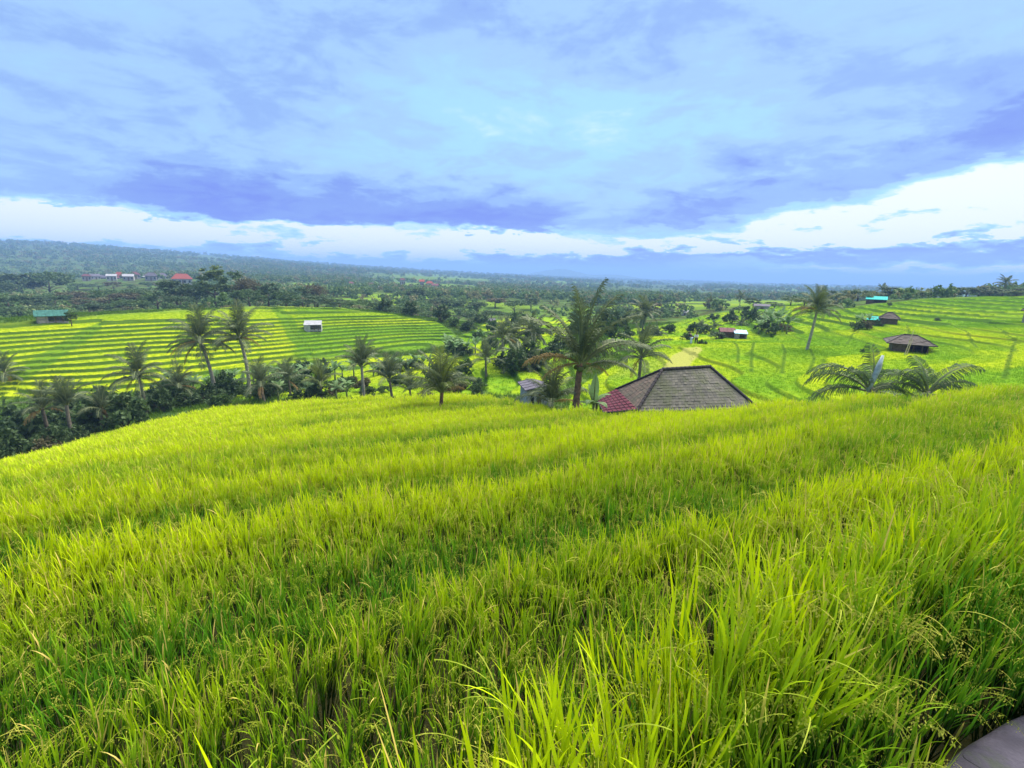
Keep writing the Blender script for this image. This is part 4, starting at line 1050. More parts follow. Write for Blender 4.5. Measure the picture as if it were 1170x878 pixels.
M['tile'] = tile_mat('mossy_tile', (.05, .048, .040), (.125, .115, .088), (.06, .068, .028))
M['tile_brown'] = tile_mat('brown_tile', (.07, .047, .034), (.155, .105, .07), (.065, .058, .034))
M['tile_dark'] = tile_mat('dark_roof', (.035, .026, .024), (.085, .06, .052), (.05, .04, .03))
M['cap'] = plain('ridge_cap', (.05, .042, .045), .5, 5, .9)
M['red'] = plain('red_sheet', (.10, .007, .024), .35, 3, .8, col2=(.06, .009, .018))
M['red_line'] = plain('red_seam', (.065, .006, .016), .3, 4, .7)
M['plaster'] = plain('white_plaster', (.42, .42, .41), .35, 3, .85)
M['plaster_dirty'] = plain('stained_plaster', (.34, .32, .30), .4, 3, .9)
M['wood'] = plain('old_wood', (.16, .11, .07), .4, 6, .85)
M['dark'] = plain('dark_opening', (.02, .018, .018), .3, 4, .9)
M['turq'] = plain('turquoise_sheet', (.01, .36, .33), .15, 2, .85)
M['green_sheet'] = plain('green_sheet', (.04, .14, .115), .35, 2, .9)
M['blue_sheet'] = plain('pale_blue_sheet', (.38, .62, .72), .12, 2, .85)
M['white_sheet'] = plain('white_sheet', (.34, .34, .36), .3, 2, .6)
M['orange_tile'] = plain('orange_tile', (.27, .06, .04), .3, 3, .8)
M['maroon_tile'] = plain('maroon_tile', (.14, .05, .055), .4, 3, .8)
M['grey_tile'] = plain('grey_tile', (.12, .11, .14), .4, 3, .8)
M['bamboo'] = plain('bamboo', (.55, .46, .30), .25, 6, .6)
M['glass'] = plain('window_dark', (.03, .035, .045), .2, 2, .2)


def V3(p): return Vector((float(p[0]), float(p[1]), float(p[2])))


def tiled(mb, b0, b1, t0, t1, tw, th, rng, lift=.04):
    """rows of overlapping tiles on a roof slope"""
    e = (b1 - b0).normalized(); nrm = e.cross((t0 + t1) / 2 - (b0 + b1) / 2).normalized()
    if nrm.z < 0: nrm = -nrm
    rows = max(2, round(((t0 + t1) / 2 - (b0 + b1) / 2).length / th))
    for i in range(rows):
        v0, v1 = i / rows, min(1, (i + 1.12) / rows)
        la, ra = b0.lerp(t0, v0), b1.lerp(t1, v0); lb, rb_ = b0.lerp(t0, v1), b1.lerp(t1, v1); vm = (v0 + v1) / 2
        wd = (ra - la).length; n = max(1, int(round(wd / tw))); rowt = rng.gauss(0, .06)
        hs = .5 / n if i % 2 else 0.0
        for k in range(n + (i % 2)):
            s0, s1 = max(0., k / n - hs), min(1., (k + 1) / n - .03 / n - hs)
            lf = lift * rng.choice((.7, .9, 1.0, 1.1, 1.3, 1.9)); dn = (la - lb).normalized() * rng.uniform(-.015, .02)
            p0, p1 = la.lerp(ra, s0) + nrm * lf + dn, la.lerp(ra, s1) + nrm * lf * rng.uniform(.9, 1.1) + dn
            q0, q1 = lb.lerp(rb_, s0) + nrm * .004, lb.lerp(rb_, s1) + nrm * .004
            tn = min(1, max(0, .5 + rowt + rng.gauss(0, .3)))
            mb.add([p0, p1, q1, q0, p0 - nrm * lf * .9, p1 - nrm * lf * .9], [(0, 1, 2, 3), (4, 5, 1, 0), (4, 0, 3), (1, 5, 2)], 0, tn)


def caps(mb, a, b, r=.13, l=.36, mi=0):
    n = max(2, int((b - a).length / l))
    for i in range(n):
        p, q = a.lerp(b, i / n), a.lerp(b, (i + 1.15) / n); mb.tube([p, q], [r * 1.12, r * .9], 8, mi)


def main_house():
    rng = random.Random(5)
    A = V3(at(727.5, 470.5, 30.5)); ze = A.z
    def at_z(px, py, z):
        d = ray(px, py); return V3(d * (z / d[2]))
    B = at_z(866, 467, ze); P1 = at_z(703, 446, ze); 
    ex = (B - A).normalized(); B2 = B + (P1 - A)
    aL = at(757, 422, (A.y + P1.y) / 2); aR = at(811, 420.5, (B.y + B2.y) / 2); aL, aR = V3(aL), V3(aR)
    zr = (aL.z + aR.z) / 2; aL.z = aR.z = zr
    o = (A + B + P1 + B2) / 4; g = H(o.x, o.y); root = empty('tiled_house', (o.x, o.y, g)); root.location.z = g
    tag(root, 'house with a mossy grey hipped tile roof and a red lean-to beyond the front field', 'house')
    off = Vector((o.x, o.y, g)); L_ = lambda p: p - off
    A, B, P1, B2, aL, aR = map(L_, (A, B, P1, B2, aL, aR))
    print('house', (B - A).length, (P1 - A).length, zr - ze, ze - g)
    mb = MB(); tiled(mb, A, B, aL, aR, .225, .25, rng, .018); front = mb.build('roof', M['tile'], root)
    mb = MB(); tiled(mb, P1, A, aL, aL, .225, .25, rng, .018); mb.build('roof_slope', M['tile_brown'], front)
    mb = MB(); tiled(mb, B, B2, aR, aR, .36, .40, rng); tiled(mb, B2, P1, aR, aL, .36, .40, rng); mb.build('roof_slope', M['tile'], front)
    mb = MB(); mb.quad(A, B, aR, aL); mb.quad(B2, P1, aL, aR); mb.add([P1, A, aL], [(0, 1, 2)]); mb.add([B, B2, aR], [(0, 1, 2)])
    mb.v = [(x, y, z - .03) for x, y, z in mb.v]; mb.build('roof_boarding', M['dark'], front)
    up = Vector((0, 0, .05)); mb = MB()
    caps(mb, aL + up, aR + up, .11); caps(mb, A + up, aL + up, .10); caps(mb, B + up, aR + up, .10); caps(mb, P1 + up, aL + up, .09); caps(mb, B2 + up, aR + up); mb.build('ridge_cap', M['cap'], front)
    mb = MB()
    for p, q in ((A, B), (P1, A), (B, B2)): mb.tube([p - up * 1.5, q - up * 1.5], .06, 6)
    mb.tube([B + up, B + Vector((.25, .0, .12)), B + Vector((.40, 0, .38))], [.10, .08, .03], 6); mb.build('eave_board', M['cap'], front)
    # walls under the eaves
    c = (A + B + P1 + B2) / 4; ins = lambda p: c + (p - c) * .86
    q = [ins(A), ins(B), ins(B2), ins(P1)]; mb = MB()
    zt = A.z + .12
    for i in range(4):
        a_, b_ = q[i], q[(i + 1) % 4]; mid = (a_ + b_) / 2; d = (b_ - a_); ang = math.atan2(d.y, d.x)
        mb.box((mid.x, mid.y, zt / 2 - .2), (d.length, .16 + .004 * i, zt + .4), ang)
    w = mb.build('wall', M['plaster_dirty'], root)
    d = (q[3] - q[2]).normalized(); nn = Vector((d.y, -d.x, 0)); ang = math.atan2(d.y, d.x); mid = (q[2] + q[3]) / 2
    for t, nm, wz, zc, mt in ((0, 'door', 1.0, 1.0, 'wood'), (-2.2, 'window', 1.1, 1.4, 'glass'), (2.2, 'window', 1.1, 1.4, 'glass')):
        mb = MB(); p = mid + d * t + nn * .1; mb.box((p.x, p.y, zc), (wz, .08, 2.0 if nm == 'door' else 1.0), ang); mb.build(nm, M[mt], root)
    # red lean-to along the left end
    O1 = L_(at_z(681, 454.5, ze - .40)); O2 = L_(at_z(690, 471.5, ze - .40)); I1 = P1 + Vector((0, 0, -.06)); I2 = A + Vector((0, 0, -.06)); up2 = Vector((0, 0, .06))
    # its inner edge lies a little way up the hip end
    I1 = P1.lerp(aL, .03) + up2; I2 = A.lerp(aL, .03) + up2
    mb = MB(); nx, ny = 7, 8
    gp = lambda u, v: (I1.lerp(I2, v)).lerp(O1.lerp(O2, v), u)
    mb.add([gp(0, 0), gp(1, 0), gp(1, 1), gp(0, 1)] + [gp(0, 0) - up2, gp(1, 0) - up2, gp(1, 1) - up2, gp(0, 1) - up2], [(0, 1, 2, 3), (7, 6, 5, 4), (0, 4, 5, 1), (1, 5, 6, 2), (2, 6, 7, 3)])
    ln = mb.build('lean_to_roof', M['red'], root)
    mb = MB(); e = Vector((0, 0, .02))
    for i in range(1, nx): mb.tube([gp(i / nx, 0) + e, gp(i / nx, 1) + e], .025, 5)
    for i in range(1, ny): mb.tube([gp(0, i / ny) + e, gp(1, i / ny) + e], .025, 5)
    mb.build('sheet_seam', M['red_line'], ln)
    mb = MB()
    for u, v in ((.96, .04), (.96, .5), (.96, .97)):
        p = gp(u, v); zt2 = p.z - .08; mb.box((p.x, p.y, zt2 / 2 - .2), (.14, .14, zt2 + .4))
    mb.build('post', M['wood'], root)
    mb = MB(); mb.tube([gp(1, 0) - e, gp(1, 1) - e, gp(0, 1) - e], .05, 6); mb.build('fascia', M['cap'], ln)


main_house()


def hut(px, py_eave, py_top, Y, wpx, depth, roof, wall, label, kind='hip', yaw=0.0, group=None, name='field_hut', over=.35, openf=True, wins=0, ridge=.35, cat='hut', floor_drop=0):
    """a small building: walls on the ground, roof with thickness, door or open front, windows"""
    pe, pt = at(px, py_eave, Y), at(px, py_top, Y + depth / 2); x = pe[0]; g = H(x * (1 + depth / 2 / Y), Y + depth / 2) - .1; he = max(1.1, pe[2] - g); rise = max(.25, pt[2] - pe[2]); he = min(he, 3.8) if name == 'village_house' and wpx < 20 else he; w = wpx / FPX * Y
    az_ = math.atan2(x, Y); root = empty(name, (x + math.sin(az_) * depth / 2, Y + math.cos(az_) * depth / 2, g), yaw - az_); tag(root, label, cat, group)
    hw, hd = w / 2, depth / 2; ww, wd = hw - over, hd - over; mb = MB(); th = .07
    if kind == 'hip':
        rl = hw * ridge
        top = [(-rl, 0, he + rise), (rl, 0, he + rise)]; c = [(-hw, -hd, he), (hw, -hd, he), (hw, hd, he), (-hw, hd, he)]
        A, B, C, D = map(Vector, c); a, b_ = map(Vector, top); rg = random.Random(int(px))
        for q in ((A, B, a, b_), (B, C, b_, b_), (C, D, b_, a), (D, A, a, a)): tiled(mb, q[0], q[1], q[2], q[3], max(.3, w / 22), max(.28, depth / 14), rg, .03)
        mb.add([A, B, C, D, A - Vector((0, 0, th)), B - Vector((0, 0, th)), C - Vector((0, 0, th)), D - Vector((0, 0, th))], [(7, 6, 5, 4), (0, 4, 5, 1), (1, 5, 6, 2), (2, 6, 7, 3), (3, 7, 4, 0)], 0, .1)
        mb.add([A, B, b_, a], [(0, 1, 2, 3)], 0, .2); mb.add([C, D, a, b_], [(0, 1, 2, 3)], 0, .2); mb.add([D, A, a], [(0, 1, 2)], 0, .2); mb.add([B, C, b_], [(0, 1, 2)], 0, .2)
        rf = mb.build('roof', M[roof], root)
        m2 = MB(); u = Vector((0, 0, .03)); m2.tube([a + u, b_ + u], .09, 6)
        for p, q in ((A, a), (B, b_), (C, b_), (D, a)): m2.tube([p + u, q + u], .06, 5)
        m2.build('ridge_cap', M['cap'] if 'sheet' not in roof and roof not in ('turq', 'orange_tile') else M[roof], rf)
    else:
        if kind == 'shed': prof = [(-hd, he), (hd, he + rise)]
        else: prof = [(-hd, he), (0, he + rise), (hd, he)]
        if kind == 'gable_front':       # ridge runs away from the viewer
            prof = [(-hw, he), (0, he + rise), (hw, he)]
            pts = [[(a, s * hd, z) for a, z in prof] for s in (-1, 1)]
        else: pts = [[(s * hw, a, z) for a, z in prof] for s in (-1, 1)]
        n = len(prof)
        for i in range(n - 1):
            a, b_, c, d = pts[0][i], pts[1][i], pts[1][i + 1], pts[0][i + 1]; dn = lambda p: (p[0], p[1], p[2] - th)
            mb.add([a, b_, c, d, dn(a), dn(b_), dn(c), dn(d)], [(0, 1, 2, 3), (7, 6, 5, 4), (0, 4, 5, 1), (1, 5, 6, 2), (2, 6, 7, 3), (3, 7, 4, 0)])
        rf = mb.build('roof', M[roof], root)
        m2 = MB(); nr2 = max(4, int(w / .5))
        for k in range(nr2 + 1):
            t = k / nr2
            for i in range(n - 1):
                p = Vector(pts[0][i]).lerp(Vector(pts[1][i]), t); q = Vector(pts[0][i + 1]).lerp(Vector(pts[1][i + 1]), t); u = Vector((0, 0, .015)); m2.tube([p + u, q + u], .02, 4)
        m2.build('roof_rib', M[roof], rf)
        if kind in ('gable', 'gable_front'):
            m3 = MB(); k_ = (wd if kind == 'gable' else ww); l_ = (ww if kind == 'gable' else wd)
            for s in (-1, 1):
                tri = [(s * (l_ - .01), -k_, he - .08), (s * (l_ - .01), k_, he - .08), (s * (l_ - .01), 0, he + rise * k_ / (hd if kind == 'gable' else hw) - .09)]
                if kind == 'gable_front': tri = [(b_, a, z) for a, b_, z in tri]
                m3.add(tri, [(0, 1, 2)])
            m3.build('gable', M['plaster'], root)
    hb = he - .075
    if kind == 'shed': pass
    mb = MB(); t = .12
    if openf:
        mb.box((0, wd, hb / 2 - .15), (2 * ww, t, hb + .3)); mb.box((-ww, 0, hb / 2 - .15), (t, 2 * wd - .13, hb + .3)); mb.box((ww, 0, hb / 2 - .15), (t, 2 * wd - .13, hb + .3)); mb.box((-ww * .62, -wd, hb / 2 - .15), (ww * .7, t, hb + .3)); mb.box((0, 0, -.05), (2 * ww - .14, 2 * wd - .14, .3))
        mb.build('wall', M[wall], root)
        m2 = MB(); m2.box((ww * .2, -wd, hb / 2), (.11, .11, hb)); m2.build('post', M['wood'], root)
        m2 = MB(); m2.box((ww * .68, -wd, hb / 2), (.11, .11, hb)); m2.build('post', M['wood'], root)
    else:
        mb.box((0, 0, hb / 2 - .15), (2 * ww, 2 * wd, hb + .3)); mb.build('wall', M[wall], root)
        m2 = MB(); m2.box((ww * .05, -wd - .02, hb * .42), (min(1.0, ww * .4), .06, hb * .8)); m2.build('door', M['wood'], root)
        for k in range(wins):
            xx = (-.72 + 1.44 * k / max(1, wins - 1)) * ww if wins > 1 else -.55 * ww
            if abs(xx) < .18 * ww: continue
            m2 = MB(); m2.box((xx, -wd - .02, hb * .58), (min(1.2, ww * .26), .06, hb * .42)); wn = m2.build('window', M['glass'], root)
    return root


hut(1037, 399.5, 388, 57, 46, 5.0, 'tile_dark', 'wood', 'small open field hut with a dark brown hipped roof amid bright rice', ridge=.28, over=.7, yaw=.12)
hut(1015.5, 367.5, 360, 84, 20, 4.0, 'tile_dark', 'wood', 'dark hut with a low peaked roof right of the green roofed shelter', ridge=.2, openf=False, over=.3)
hut(1000, 366, 362.2, 87, 15, 2.6, 'turq', 'wood', 'small shelter with a green sheet roof between bananas and the dark hut', kind='shed', yaw=-.15, over=.15)
hut(1001, 345.2, 341.6, 132, 20, 3.5, 'turq', 'wood', 'low shelter with a bright turquoise roof in front of the right treeline', kind='shed', over=.2)
hut(60, 366, 359.5, 84, 30, 2.6, 'green_sheet', 'plaster_dirty', 'open hut with a blue green sheet roof on top of the left terraces', kind='shed', over=.3)
hut(358, 377.5, 373, 95, 19, 2.4, 'white_sheet', 'plaster', 'tiny white walled hut with a flat white roof on the terraced hill', kind='shed', over=.08, yaw=-.1)
hut(829, 389.5, 384.5, 82, 17, 3.2, 'maroon_tile', 'wood', 'dark roofed house half hidden by a dark round tree', kind='gable', openf=False, over=.2, yaw=.15)
hut(845, 388.5, 385.2, 80, 14, 3.2, 'blue_sheet', 'plaster_dirty', 'low shed with a pale blue sheet roof right of the dark roofed house', kind='shed', over=.15, yaw=.1)
hut(611, 446, 438.5, 37, 34, 3.0, 'grey_tile', 'plaster', 'white walled shed with a dark gable roof left of the bushy trunkless palm', kind='gable_front', openf=False, over=.22, yaw=.25, wins=1)
hut(782, 361, 358, 165, 8, 3.0, 'white_sheet', 'plaster', 'tiny white house on the distant green terraces right of the dark palm', kind='gable', openf=False, over=.2)
hut(870, 354, 351.6, 160, 17, 2.0, 'grey_tile', 'plaster_dirty', 'long low shed with a grey roof on the right ridge', kind='shed', openf=False, over=.2)
hut(1191, 356, 347, 80, 34, 4.5, 'tile_dark', 'plaster_dirty', 'house with a dark roof cut by the right border', ridge=.4, openf=False, over=.4, wins=1)
hut(560, 370, 367.5, 130, 12, 3.0, 'grey_tile', 'plaster_dirty', 'small grey roofed shed at the middle valley plots', kind='gable', openf=False, over=.2)
vil = [(98, 313.5, 311, 9, 'maroon_tile', 'plaster_dirty', 'hip'), (108, 316, 313, 10, 'grey_tile', 'plaster', 'gable'), (117, 317.5, 314.5, 9, 'grey_tile', 'plaster_dirty', 'hip'), (127, 312.5, 310.2, 10, 'white_sheet', 'plaster', 'gable'), (130, 318.5, 315.5, 9, 'maroon_tile', 'plaster', 'gable'), (137, 315, 311, 10, 'orange_tile', 'plaster_dirty', 'hip'), (147, 316, 313.2, 11, 'white_sheet', 'plaster_dirty', 'gable'), (153, 313, 310, 10, 'maroon_tile', 'plaster_dirty', 'hip'), (163, 316.5, 314, 11, 'white_sheet', 'plaster', 'shed'), (173, 315.5, 311.5, 12, 'grey_tile', 'plaster_dirty', 'hip'), (184, 316, 312, 14, 'grey_tile', 'plaster', 'hip'), (192, 318, 315, 8, 'maroon_tile', 'plaster', 'gable')]
RN = {'maroon_tile': 'maroon', 'grey_tile': 'dark grey', 'white_sheet': 'white', 'orange_tile': 'orange red'}
cn = {}
for i, (a, e, t, w_, r_, wl, kd) in enumerate(vil):
    c_ = cn.get(r_, 0); cn[r_] = c_ + 1; n_ = sum(1 for q in vil if q[4] == r_)
    lb = ('%s roofed village house beyond the left tree belt' % RN[r_]) if n_ == 1 else '%s roofed village house, %s from the left of that colour' % (RN[r_], nth(c_, n_))
    hut(a, e, t, 390 + 25 * (i % 3), w_, 7, r_, wl, lb, kind=kd, openf=False, wins=2, group='village houses beyond the left tree belt', name='village_house', over=.5, ridge=.45, cat='house', yaw=.3 * math.sin(i * 2))
hut(208, 319, 313, 360, 21, 10, 'orange_tile', 'plaster', 'largest village house, with bright red hipped roof and white columned front', openf=False, wins=4, name='village_house', over=.6, ridge=.5, cat='house', group='village houses beyond the left tree belt')
fv_ = [(414, 327, 324.3, 10, 'orange_tile'), (422, 325.5, 323.2, 7, 'maroon_tile'), (428, 330, 327.6, 7, 'orange_tile'), (436, 329.5, 327, 8, 'white_sheet'), (460, 320, 318, 7, 'maroon_tile'), (482, 322, 319.5, 6, 'orange_tile'), (491, 324, 321.3, 9, 'orange_tile'), (497, 326.5, 324.3, 8, 'maroon_tile'), (527, 343.5, 341.5, 8, 'white_sheet'), (402, 324, 322, 6, 'maroon_tile'), (276, 320, 318, 6, 'white_sheet'), (300, 322, 320, 7, 'white_sheet')]
cn = {}
fv_.sort()
for i, (a, e, t, w_, r_) in enumerate(fv_):
    c_ = cn.get(r_, 0); cn[r_] = c_ + 1; n_ = sum(1 for q in fv_ if q[4] == r_)
    hut(a, e, t, (430 if a != 527 else 260) + 40 * (i % 2), w_, 7, r_, 'plaster', '%s roofed far farmhouse, %s from the left scattered over the mid distance woods' % (RN[r_], nth(c_, n_)), kind='hip' if i % 2 else 'gable', openf=False, wins=2, group='far farmhouses over the mid distance', name='farmhouse', over=.5, ridge=.45, cat='house')

# leaning bamboo poles at the brown hut
for k, (a, b_, c, d, lb) in enumerate(((1033.5, 405, 1044.5, 377, 'taller whitish bamboo pole leaning across the front of the small brown hut'), (1036, 405, 1043, 387, 'shorter bamboo pole leaning at the small brown hut'))):
    p, q = V3(at(a, b_, 55.5)), V3(at(c, d, 55.5)); g = H(p.x, p.y); p.z = min(p.z, g + .05)
    mb = MB(); mb.tube([Vector((0, 0, -.2)), (q - p) * .6, q - p], [.055, .045, .02], 6)
    o = mb.build('bamboo_pole', M['bamboo'], loc=p); tag(o, lb, 'pole')


# ------------------------------------------------------------------ two harvesters
def skinned(name, joints, edges, mat, parent, sub=2):
    me = bpy.data.meshes.new(name); me.from_pydata([j[:3] for j in joints], edges, [])
    o = bpy.data.objects.new(name, me); COL.objects.link(o)
    md = o.modifiers.new('skin', 'SKIN'); o.modifiers.new('smooth', 'SUBSURF').levels = sub
    for v, j in zip(me.skin_vertices[0].data, joints): v.radius = (j[3], j[3])
    me.skin_vertices[0].data[0].use_root = True
    dg = bpy.context.evaluated_depsgraph_get(); m2 = bpy.data.meshes.new_from_object(o.evaluated_get(dg)); m2.name = name
    bpy.data.objects.remove(o); m2.materials.clear(); m2.materials.append(mat); m2.polygons.foreach_set('use_smooth', [True] * len(m2.polygons))
    return link(name, m2, parent)


M['skin'] = plain('skin', (.30, .16, .10), .1, 5, .6)
M['cloth_dark'] = plain('dark_cloth', (.03, .03, .035), .3, 8, .9)
M['cloth_white'] = plain('white_cloth', (.70, .70, .74), .15, 8, .9)
M['cloth_blue'] = plain('pale_blue_cloth', (.45, .58, .78), .2, 8, .9)
M['hair'] = plain('black_hair', (.012, .01, .01), .2, 8, .6)
M['straw_hat'] = plain('woven_hat', (.10, .085, .06), .3, 8, .9)


def person(px, py, Y, yaw, bendf, shirt, trous, hat, label):
    p = at(px, py, Y); root = empty('person', (p[0], Y, H(p[0], Y) + .02), yaw); tag(root, label, 'person', 'people on the harvested patch')
    s, c = math.sin(bendf), math.cos(bendf)
    def T(x, y, z): return (x, y * c + z * s, .88 - y * s + z * c)          # trunk bent forward (+y) at the hips
    J = [(0, 0, .90, .125), T(0, 0, .24) + (.13,), T(0, 0, .46) + (.125,), T(0, .0, .56) + (.055,), T(0, .02, .66) + (.085,), T(0, .02, .76) + (.075,)]
    E = [(0, 1), (1, 2), (2, 3), (3, 4), (4, 5)]
    for sx in (-1, 1):
        b = len(J)
        J += [T(sx * .19, 0, .45) + (.06,), (sx * .24, T(0, 0, .3)[1] + .08, T(0, 0, .22)[2], .045), (sx * .18, T(0, 0, .3)[1] + .27, T(0, 0, .1)[2], .035), (sx * .17, T(0, 0, .3)[1] + .36, T(0, 0, .08)[2], .03)]
        E += [(2, b), (b, b + 1), (b + 1, b + 2), (b + 2, b + 3)]
    for sx in (-1, 1):
        b = len(J)
        J += [(sx * .10, 0, .82, .09), (sx * .12, .05 * sx, .46, .062), (sx * .13, .02 * sx - .03, .08, .042), (sx * .14, .12 + .02 * sx, .035, .04)]
        E += [(0, b), (b, b + 1), (b + 1, b + 2), (b + 2, b + 3)]
    skinned('body', J, E, M['skin'], root)
    sh = [(0, 0, .93, .15)] + [J[1][:3] + (.155,), J[2][:3] + (.15,)]; es = [(0, 1), (1, 2)]
    for q in (6, 10):
        b = len(sh); sh += [J[q][:3] + (.082,), J[q + 1][:3] + (.068,), tuple(Vector(J[q + 1][:3]).lerp(Vector(J[q + 2][:3]), .5)) + (.055,)]; es += [(2, b), (b, b + 1), (b + 1, b + 2)]
    skinned('shirt', sh, es, M[shirt], root)
    tr = [(0, 0, .90, .145)]; et = []
    for q in (14, 18):
        b = len(tr); tr += [J[q][:3] + (.11,), J[q + 1][:3] + (.082,), J[q + 2][:3] + (.062,)]; et += [(0, b), (b, b + 1), (b + 1, b + 2)]
    skinned('trousers', tr, et, M[trous], root)
    hd = Vector(J[4][:3]).lerp(Vector(J[5][:3]), .5); ax = (Vector(J[5][:3]) - Vector(J[4][:3])).normalized()
    mb = MB()
    if hat:
        mb.tube([hd + ax * .04, hd + ax * .10, hd + ax * .18], [.27, .14, .02], 12); mb.build('hat', M['straw_hat'], root, True)
    else:
        mb.tube([hd - ax * .02 - Vector((0, .02, 0)), hd + ax * .07 - Vector((0, .015, 0)), hd + ax * .12], [.10, .098, .04], 10); mb.build('hair', M['hair'], root, True)


person(788.6, 400, 65, .5, .55, 'cloth_dark', 'cloth_blue', True, 'person in a dark top and pale blue trousers bending on the harvested patch')
person(794.5, 399, 66.5, 2.4, .15, 'cloth_white', 'cloth_dark', False, 'person in a white shirt standing right of the one in the dark top')

# ------------------------------------------------------------------ far woods: a mass of trees on the plain and the hillside
nf = 52000
rr = np.exp(nr_.uniform(math.log(150), math.log(4800), nf)); tt_ = nr_.uniform(-R(54), R(54), nf); x, y = rr * np.sin(tt_), rr * np.cos(tt_)
L_ = land(x, y)
dens = np.where((L_['px'] < 420) & (rr > 500), .8, .42) + fbm(x / (14 + rr * .07), y / (14 + rr * .07), 55) * 2.2
k = (L_['wild'] > .6) & (nr_.uniform(0, 1, nf) < dens) & (L_['mRT'] < .2) & (L_['mMT'] < .2) & (L_['py'] < 366) & in_view(x, y, L_['z'], 60, -40, 0)
vis = (np.abs(L_['px'] - 158) < 68) & (rr > 368) & (rr < 480); k &= ~vis; vs2 = (np.abs(L_['px'] - 158) < 75) & (rr < 345); k &= (rr > 260) | (nr_.uniform(0, 1, nf) < .35)
x, y, z, rr = x[k], y[k], L_['z'][k], rr[k]; n = len(x); print('far trees', n)
ft = []
for k_ in range(7):
    rg = random.Random(120 + k_); a = ((12, 12, 3.4, 3.0, 4.6, 1.5), (12, 12, 2.6, 3.6, 5.0, 1.4), (12, 12, 4.4, 2.2, 4.6, 1.6))[k_ % 3]; c_ = crown_cards(rg, *a)
    ft.append((c_.v, c_.f, c_.t, [0] * len(c_.v), [0] * len(c_.f)))
s = nr_.uniform(.55, 1.15, n) * (.85 + .75 * sstep(rr, 300, 2000)); s *= np.where((rr < 260), .7, 1); s *= np.where((np.abs(L_['px'][k] - 158) < 75) & (rr < 368), .72, 1)
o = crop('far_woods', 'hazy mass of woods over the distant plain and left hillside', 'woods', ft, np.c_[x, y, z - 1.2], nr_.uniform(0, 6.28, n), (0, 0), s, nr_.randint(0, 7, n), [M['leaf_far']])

# ------------------------------------------------------------------ air
m = bpy.data.materials.new('haze_air'); m.use_nodes = True; nt = m.node_tree; nt.nodes.clear()
ov = nt.nodes.new('ShaderNodeOutputMaterial'); pv = nt.nodes.new('ShaderNodeVolumePrincipled'); nt.links.new(pv.outputs[0], ov.inputs['Volume'])
pv.inputs['Color'].default_value = HAZE_COL; pv.inputs['Density'].default_value = HAZE_D; pv.inputs['Anisotropy'].default_value = 0
m.cycles.homogeneous_volume = True
mb = MB(); mb.box((0, 0, 0), (52000, 52000, 1)); hz_ = mb.build('haze', m)
lo, hi_ = -190, 92
for v in hz_.data.vertices: v.co.z = lo if v.co.z < 0 else hi_
tag(hz_, 'pale blue haze lying over the whole valley and plain', 'haze', kind='stuff')

# ------------------------------------------------------------------ sky and sun
SUN_EL, SUN_AZ = R(58), R(38)
w = bpy.data.worlds.new('World'); scene.world = w; w.use_nodes = True; nt = w.node_tree; nt.nodes.clear(); N = Nd(nt)
out = N.new('ShaderNodeOutputWorld'); bg = N.new('ShaderNodeBackground'); nt.links.new(bg.outputs[0], out.inputs[0]); bg.inputs[1].default_value = .1
sky = N.new('ShaderNodeTexSky', sky_type='NISHITA', sun_disc=False, sun_elevation=SUN_EL, sun_rotation=SUN_AZ)
d = N.new('ShaderNodeTexCoord').outputs['Generated']; sp = N.new('ShaderNodeSeparateXYZ'); N.put(sp.inputs[0], d); X, Yv, Z = sp.outputs
A_, S_, MU, SB = (lambda *a: N.m('ADD', *a)), None, (lambda *a: N.m('MULTIPLY', *a)), (lambda *a: N.m('SUBTRACT', *a))
el0 = MU(N.m('ARCSINE', Z), 57.2958); az0 = MU(N.m('ARCTAN2', X, Yv), 57.2958)
kk = N.m('DIVIDE', 1.0, A_(N.m('MAXIMUM', Z, 0.0), .16))
cb = N.new('ShaderNodeCombineXYZ'); N.put(cb.inputs[0], MU(X, kk)); N.put(cb.inputs[1], MU(MU(Yv, kk), 1.0)); N.put(cb.inputs[2], 1.7); P = cb.outputs[0]
n1 = N.noise(P, 1.0, 6, .55, .4); n2 = N.noise(P, 3.1, 7, .64, .5)
# cloud edges in direction space: lumpy, wider than tall
cb2 = N.new('ShaderNodeCombineXYZ'); N.put(cb2.inputs[0], MU(az0, .10)); N.put(cb2.inputs[1], MU(el0, .32)); P2 = cb2.outputs[0]
n3 = N.noise(P2, 1.0, 6, .58); n4 = N.noise(P2, 3.0, 5, .6)
c1, c2, c3, c4 = [SB(q, .5) for q in (n1, n2, n3, n4)]
el = A_(el0, A_(MU(c3, 4.6), A_(MU(c4, 3.6), MU(c2, 1.5)))); az = A_(az0, MU(c1, 14.0))
ss = N.ss
inv = lambda q: SB(1.0, q)
def prod(*q):
    r_ = q[0]
    for i in q[1:]: r_ = MU(r_, i)
    return r_
b = A_(.58, A_(A_(MU(c1, .8), MU(c2, .7)), A_(MU(c3, .4), MU(c4, .22))))
b = SB(b, MU(N.m('MAXIMUM', SB(b, .66), 0.0), .55))
# lighter open patch in the middle
ga = N.m('POWER', N.m('DIVIDE', SB(az0, 4.0), 22.0), 2.0); ge = N.m('POWER', N.m('DIVIDE', SB(el0, 14.5), 4.2), 2.0)
b = A_(b, MU(N.m('EXPONENT', MU(A_(ga, ge), -1.0)), .16))
gt = N.ss(el0, 17.0, 26.0); b = SB(b, MU(gt, .04))
# long dark bank at the left, sharp below and soft above
b = SB(b, MU(prod(ss(az, -46.0, -30.0), inv(ss(az, 3.0, 10.0)), ss(el, 3.8, 5.1), inv(ss(el, 5.4, 10.5))), .46))
